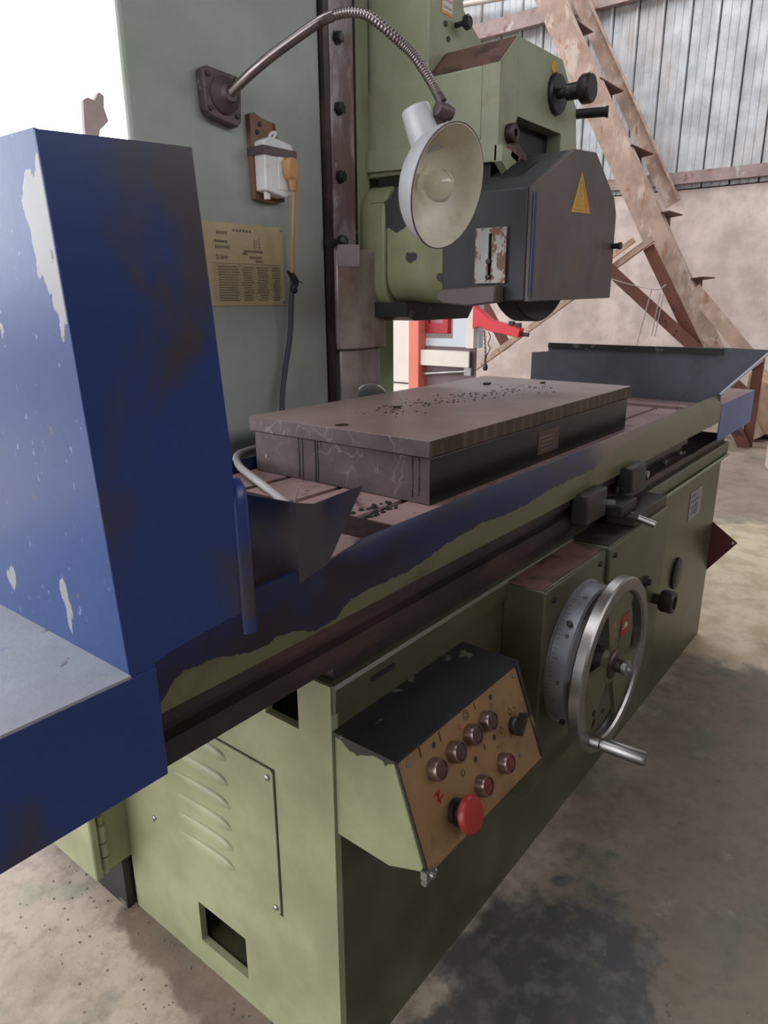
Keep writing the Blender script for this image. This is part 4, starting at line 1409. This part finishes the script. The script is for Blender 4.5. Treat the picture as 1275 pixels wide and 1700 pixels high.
# loose swarf specks and a few larger chips on top
bm = B()
for i in range(300):
    t_ = random.random()
    cx = 1.12 + 0.62 * t_ + random.gauss(0, 0.03)
    cy = 0.885 + 0.03 * math.sin(t_ * 5) + random.gauss(0, 0.035) - 0.02 * t_
    if not (0.95 < cx < 1.87 and 0.66 < cy < 1.085):
        continue
    r_ = random.choice((0.0008, 0.001, 0.0014, 0.0022))
    q = random.random() * PI
    pts = [(cx + r_ * (1 + random.random()) * math.cos(q + a), cy + r_ * (0.6 + random.random()) * math.sin(q + a)) for a in (0, 1.5, 3.0, 4.6)]
    prism(bm, pts, 'z', 1.0739, 1.0739 + r_ * 0.7)
tag(obj('swarf_specks', bm, MSWARF), 'dark grinding swarf scattered in a band on the chuck top', 'swarf')['kind'] = 'stuff'
for (cx, cy, s_, lb) in ((1.688, 0.975, 0.016, 'largest dark metal chip near the far back of the chuck'), (1.80, 0.865, 0.012, 'small metal chip near the far front corner of the chuck'), (1.205, 0.915, 0.011, 'dark swarf lump at the middle of the chuck')):
    bm = B()
    prism(bm, [(cx - s_, cy), (cx - s_ * .3, cy - s_ * .6), (cx + s_, cy - s_ * .2), (cx + s_ * .7, cy + s_ * .5), (cx - s_ * .5, cy + s_ * .5)], 'z', 1.0741, 1.0741 + s_ * 0.3)
    tag(obj('metal_chip', bm, MSWARF), lb, 'chip', 'loose chips on the chuck')

# ------------------------------------------------------------------ work lamp
LP = thing('work_lamp', 'old silver-grey gooseneck work lamp reaching out from the column', 'lamp', (1.03, 1.22, 1.64))
bm = B()
prism(bm, [(0.985, 1.650), (0.980, 1.718), (0.990, 1.726), (1.068, 1.722), (1.075, 1.712), (1.070, 1.640), (1.060, 1.630), (0.995, 1.640)], 'y', 1.206, 1.228)
fl = obj('mounting_flange', bm, MFLANGE, LP, bev=0.003)
bm = B()
lathe(bm, [(0.034, 0), (0.034, 0.004), (0.026, 0.010), (0.018, 0.014), (0.014, 0.022)], (1.030, 1.206, 1.682), (-0.05, -1, 0.0), 32)
obj('flange_boss', bm, MFLANGE, fl)
for (xs, zs) in ((0.992, 1.712), (1.060, 1.712), (0.994, 1.654), (1.060, 1.650)):
    bm = B()
    lathe(bm, [(0.005, 0), (0.005, 0.003), (0, 0.004)], (xs, 1.206, zs), (0, -1, 0), 10)
    obj('screw', bm, MDARKST, fl)
path = smooth_path([(1.030, 1.192, 1.682), (1.043, 1.13, 1.715), (1.066, 1.085, 1.745), (1.099, 1.02, 1.782), (1.118, 0.995, 1.795)], 6)
bm = B()
tube(bm, path, 0.0095, 16)
obj('arm_rod', bm, MFLEX, LP)
p2 = smooth_path([(1.118, 0.995, 1.795), (1.134, 0.97, 1.799), (1.155, 0.945, 1.794), (1.177, 0.92, 1.773), (1.204, 0.902, 1.752), (1.221, 0.89, 1.737), (1.236, 0.875, 1.712), (1.244, 0.86, 1.687), (1.249, 0.85, 1.668)], 24)
bm = B()
tube(bm, p2, 0.009, 12, rf=lambda i: 0.0085 + (0.0012 if i % 4 < 2 else -0.0006))
obj('flexible_conduit', bm, MFLEX, LP, smooth=80)
bm = B()
tube(bm, [(1.249, 0.85, 1.668), (1.251, 0.842, 1.655)], 0.0095, 14)
lathe(bm, [(0.0, -0.020), (0.013, -0.017), (0.016, 0), (0.013, 0.017), (0, 0.020)], (1.258, 0.842, 1.642), (1, -0.3, -0.2), 18)
sheet(bm, [(1.246, 0.842, 1.650), (1.270, 0.838, 1.638), (1.262, 0.852, 1.602), (1.246, 0.858, 1.612)], (0.008, 0.014, 0))
cyl(bm, (1.238, 0.868, 1.625), (1.268, 0.842, 1.638), 0.006, n=12)
obj('swivel_joint', bm, MFLANGE, LP)
RC = Vector((1.215, 0.800, 1.499))
nA = Vector((-0.028, -0.968, -0.250)).normalized()
sb0, sb1 = Vector((1.248, 0.868, 1.572)), Vector((1.232, 0.892, 1.650))
bm = B()
sd_ = (sb1 - sb0)
lathe(bm, [(0.033, -0.005), (0.031, sd_.length * 0.3), (0.0285, sd_.length * 0.95), (0.026, sd_.length), (0, sd_.length + 0.001)], sb0, sd_, 32)
obj('lamp_socket', bm, MLAMP, LP)
bm = B()
Rm = 0.109
outer = []
for i in range(15):
    a = PI / 2 * i / 14
    outer.append((Rm * math.cos(a) ** 0.85 if i < 14 else 0.0, -0.078 * math.sin(a)))
outer[0] = (Rm, 0)
inner = [(max(r - 0.002, 0.0), h + 0.002) for r, h in outer]
lathe(bm, [(Rm + 0.0015, 0.001)] + outer, RC, nA, 56, close=False, mi=0)
lathe(bm, [(Rm + 0.0015, 0.001), (Rm - 0.002, 0.001)] + inner[1:], RC, nA, 56, close=False, mi=1)
obj('lamp_shade', bm, [MLAMP, MLAMPIN], LP, smooth=60)
bm = B()
ring = [RC + (frame_of(nA)[1] * math.cos(2 * PI * i / 56) + frame_of(nA)[2] * math.sin(2 * PI * i / 56)) * (Rm + 0.0005) for i in range(57)]
tube(bm, ring, 0.0016, 6)
obj('shade_rim', bm, MFLANGE, LP)
bm = B()
bo = RC - nA * 0.060
lathe(bm, [(0.014, -0.01), (0.014, 0.012), (0.016, 0.018), (0.027, 0.034), (0.030, 0.046), (0.027, 0.060), (0.016, 0.070), (0, 0.073)], bo - nA * 0.008, nA, 28)
obj('light_bulb', bm, MBULB, LP, smooth=70)

# ------------------------------------------------------------------ socket board and cable
SK = thing('socket_board', 'white power socket strapped to a brown backing board on column', 'socket', (1.15, 1.2, 1.5))
bm = B()
prism(bm, [(1.104, 1.503), (1.100, 1.664), (1.112, 1.668), (1.135, 1.660), (1.172, 1.656), (1.190, 1.505), (1.150, 1.498)], 'y', 1.214, 1.228)
bdb = obj('backing_board', bm, MWOOD, SK, bev=0.001)
bm = B()
prism(bm, [(1.106, 1.518), (1.106, 1.612), (1.128, 1.622), (1.185, 1.614), (1.190, 1.606), (1.188, 1.515), (1.160, 1.508)], 'y', 1.182, 1.2139)
so = obj('socket_body', bm, MPLAST, SK, bev=0.003)
bm = B()
box(bm, 1.142, 1.186, 1.1795, 1.1825, 1.522, 1.588)
obj('socket_face', bm, MPLAST, so, bev=0.001)
bm = B()
box(bm, 1.100, 1.196, 1.178, 1.182, 1.586, 1.602)
box(bm, 1.100, 1.104, 1.182, 1.228, 1.586, 1.602)
box(bm, 1.192, 1.196, 1.182, 1.228, 1.586, 1.602)
obj('strap', bm, MFLANGE, SK)
bm = B()
tube(bm, smooth_path([(1.135, 1.20, 1.618), (1.140, 1.196, 1.630), (1.150, 1.192, 1.633), (1.146, 1.196, 1.622)]), 0.003, 8)
obj('hanging_clip', bm, MPLAST, SK)
bm = B()
box(bm, 1.115, 1.124, 1.19, 1.20, 1.502, 1.516)
obj('switch_nub', bm, MPLAST, so)
for (xs, zs) in ((1.126, 1.648), (1.118, 1.632)):
    bm = B()
    lathe(bm, [(0.005, 0), (0.005, 0.002)], (xs, 1.214, zs), (0, -1, 0), 12)
    obj('nail_hole', bm, MPRINTB, bdb)
CB = thing('power_cable', 'yellowed plug and cord taped to a dark cable hanging down the column', 'cable', (1.16, 1.19, 1.0))
bm = B()
prism(bm, [(1.152, 1.553), (1.150, 1.578), (1.158, 1.585), (1.176, 1.584), (1.182, 1.574), (1.182, 1.548), (1.172, 1.540), (1.160, 1.542)], 'y', 1.158, 1.1795)
lathe(bm, [(0.011, 0), (0.009, 0.012), (0.006, 0.026)], (1.171, 1.168, 1.545), (0.05, 0, -1), 14)
obj('plug', bm, MORANGE, CB, bev=0.004)
bm = B()
tube(bm, smooth_path([(1.172, 1.168, 1.520), (1.175, 1.176, 1.46), (1.178, 1.186, 1.40), (1.179, 1.190, 1.345)]), 0.0042, 10)
obj('yellow_cord', bm, MORANGE, CB)
bm = B()
tube(bm, smooth_path([(1.178, 1.190, 1.350), (1.181, 1.192, 1.33), (1.178, 1.195, 1.30), (1.174, 1.2, 1.22), (1.160, 1.205, 1.15), (1.140, 1.2, 1.08), (1.128, 1.19, 1.00), (1.128, 1.18, 0.93)]), 0.0062, 10)
obj('dark_cable', bm, worn('dark_blue_grey_cable', rgb(52, 54, 66), [], 0.5), CB)
bm = B()
tube(bm, smooth_path([(1.172, 1.186, 1.352), (1.180, 1.184, 1.342), (1.186, 1.188, 1.334), (1.178, 1.186, 1.322), (1.183, 1.188, 1.316)]), 0.0075, 8)
tube(bm, [(1.178, 1.186, 1.343), (1.160, 1.184, 1.358)], 0.0035, 6)
tube(bm, [(1.184, 1.184, 1.340), (1.205, 1.184, 1.334)], 0.0012, 5)
obj('tape_joint', bm, MRUBBER, CB)
# hose curling at the table's near end
bm = B()
tube(bm, smooth_path([(1.06, 1.165, 0.985), (1.00, 1.165, 0.985), (0.945, 1.14, 0.985), (0.90, 1.08, 0.98), (0.86, 0.99, 0.975), (0.84, 0.93, 0.968), (0.82, 0.86, 0.955)]), 0.0075, 12)
tag(obj('coolant_hose', bm, MHOSE), 'pale hose curling round the near end of the table', 'hose')

# loose bits on the floor
bm = B()
for i in range(160):
    y_ = random.uniform(0.62, 1.45)
    x_ = 0.645 - abs(random.gauss(0, 0.10))
    r_ = random.choice((0.0008, 0.0012, 0.002, 0.003))
    lathe(bm, [(r_, 0), (r_ * 0.8, r_ * 0.6), (0, r_ * 0.8)], (x_, y_, 0.0), (0, 0, 1), 5)
for i in range(120):
    x_ = random.uniform(0.7, 3.0)
    y_ = random.uniform(-0.6, 0.55)
    r_ = random.choice((0.0008, 0.0012, 0.002))
    lathe(bm, [(r_, 0), (r_ * 0.8, r_ * 0.6), (0, r_ * 0.8)], (x_, y_, 0.0), (0, 0, 1), 5)
tag(obj('floor_grit', bm, MDKWALL), 'small grit and crumbs lying on the floor around the base', 'debris')['kind'] = 'stuff'
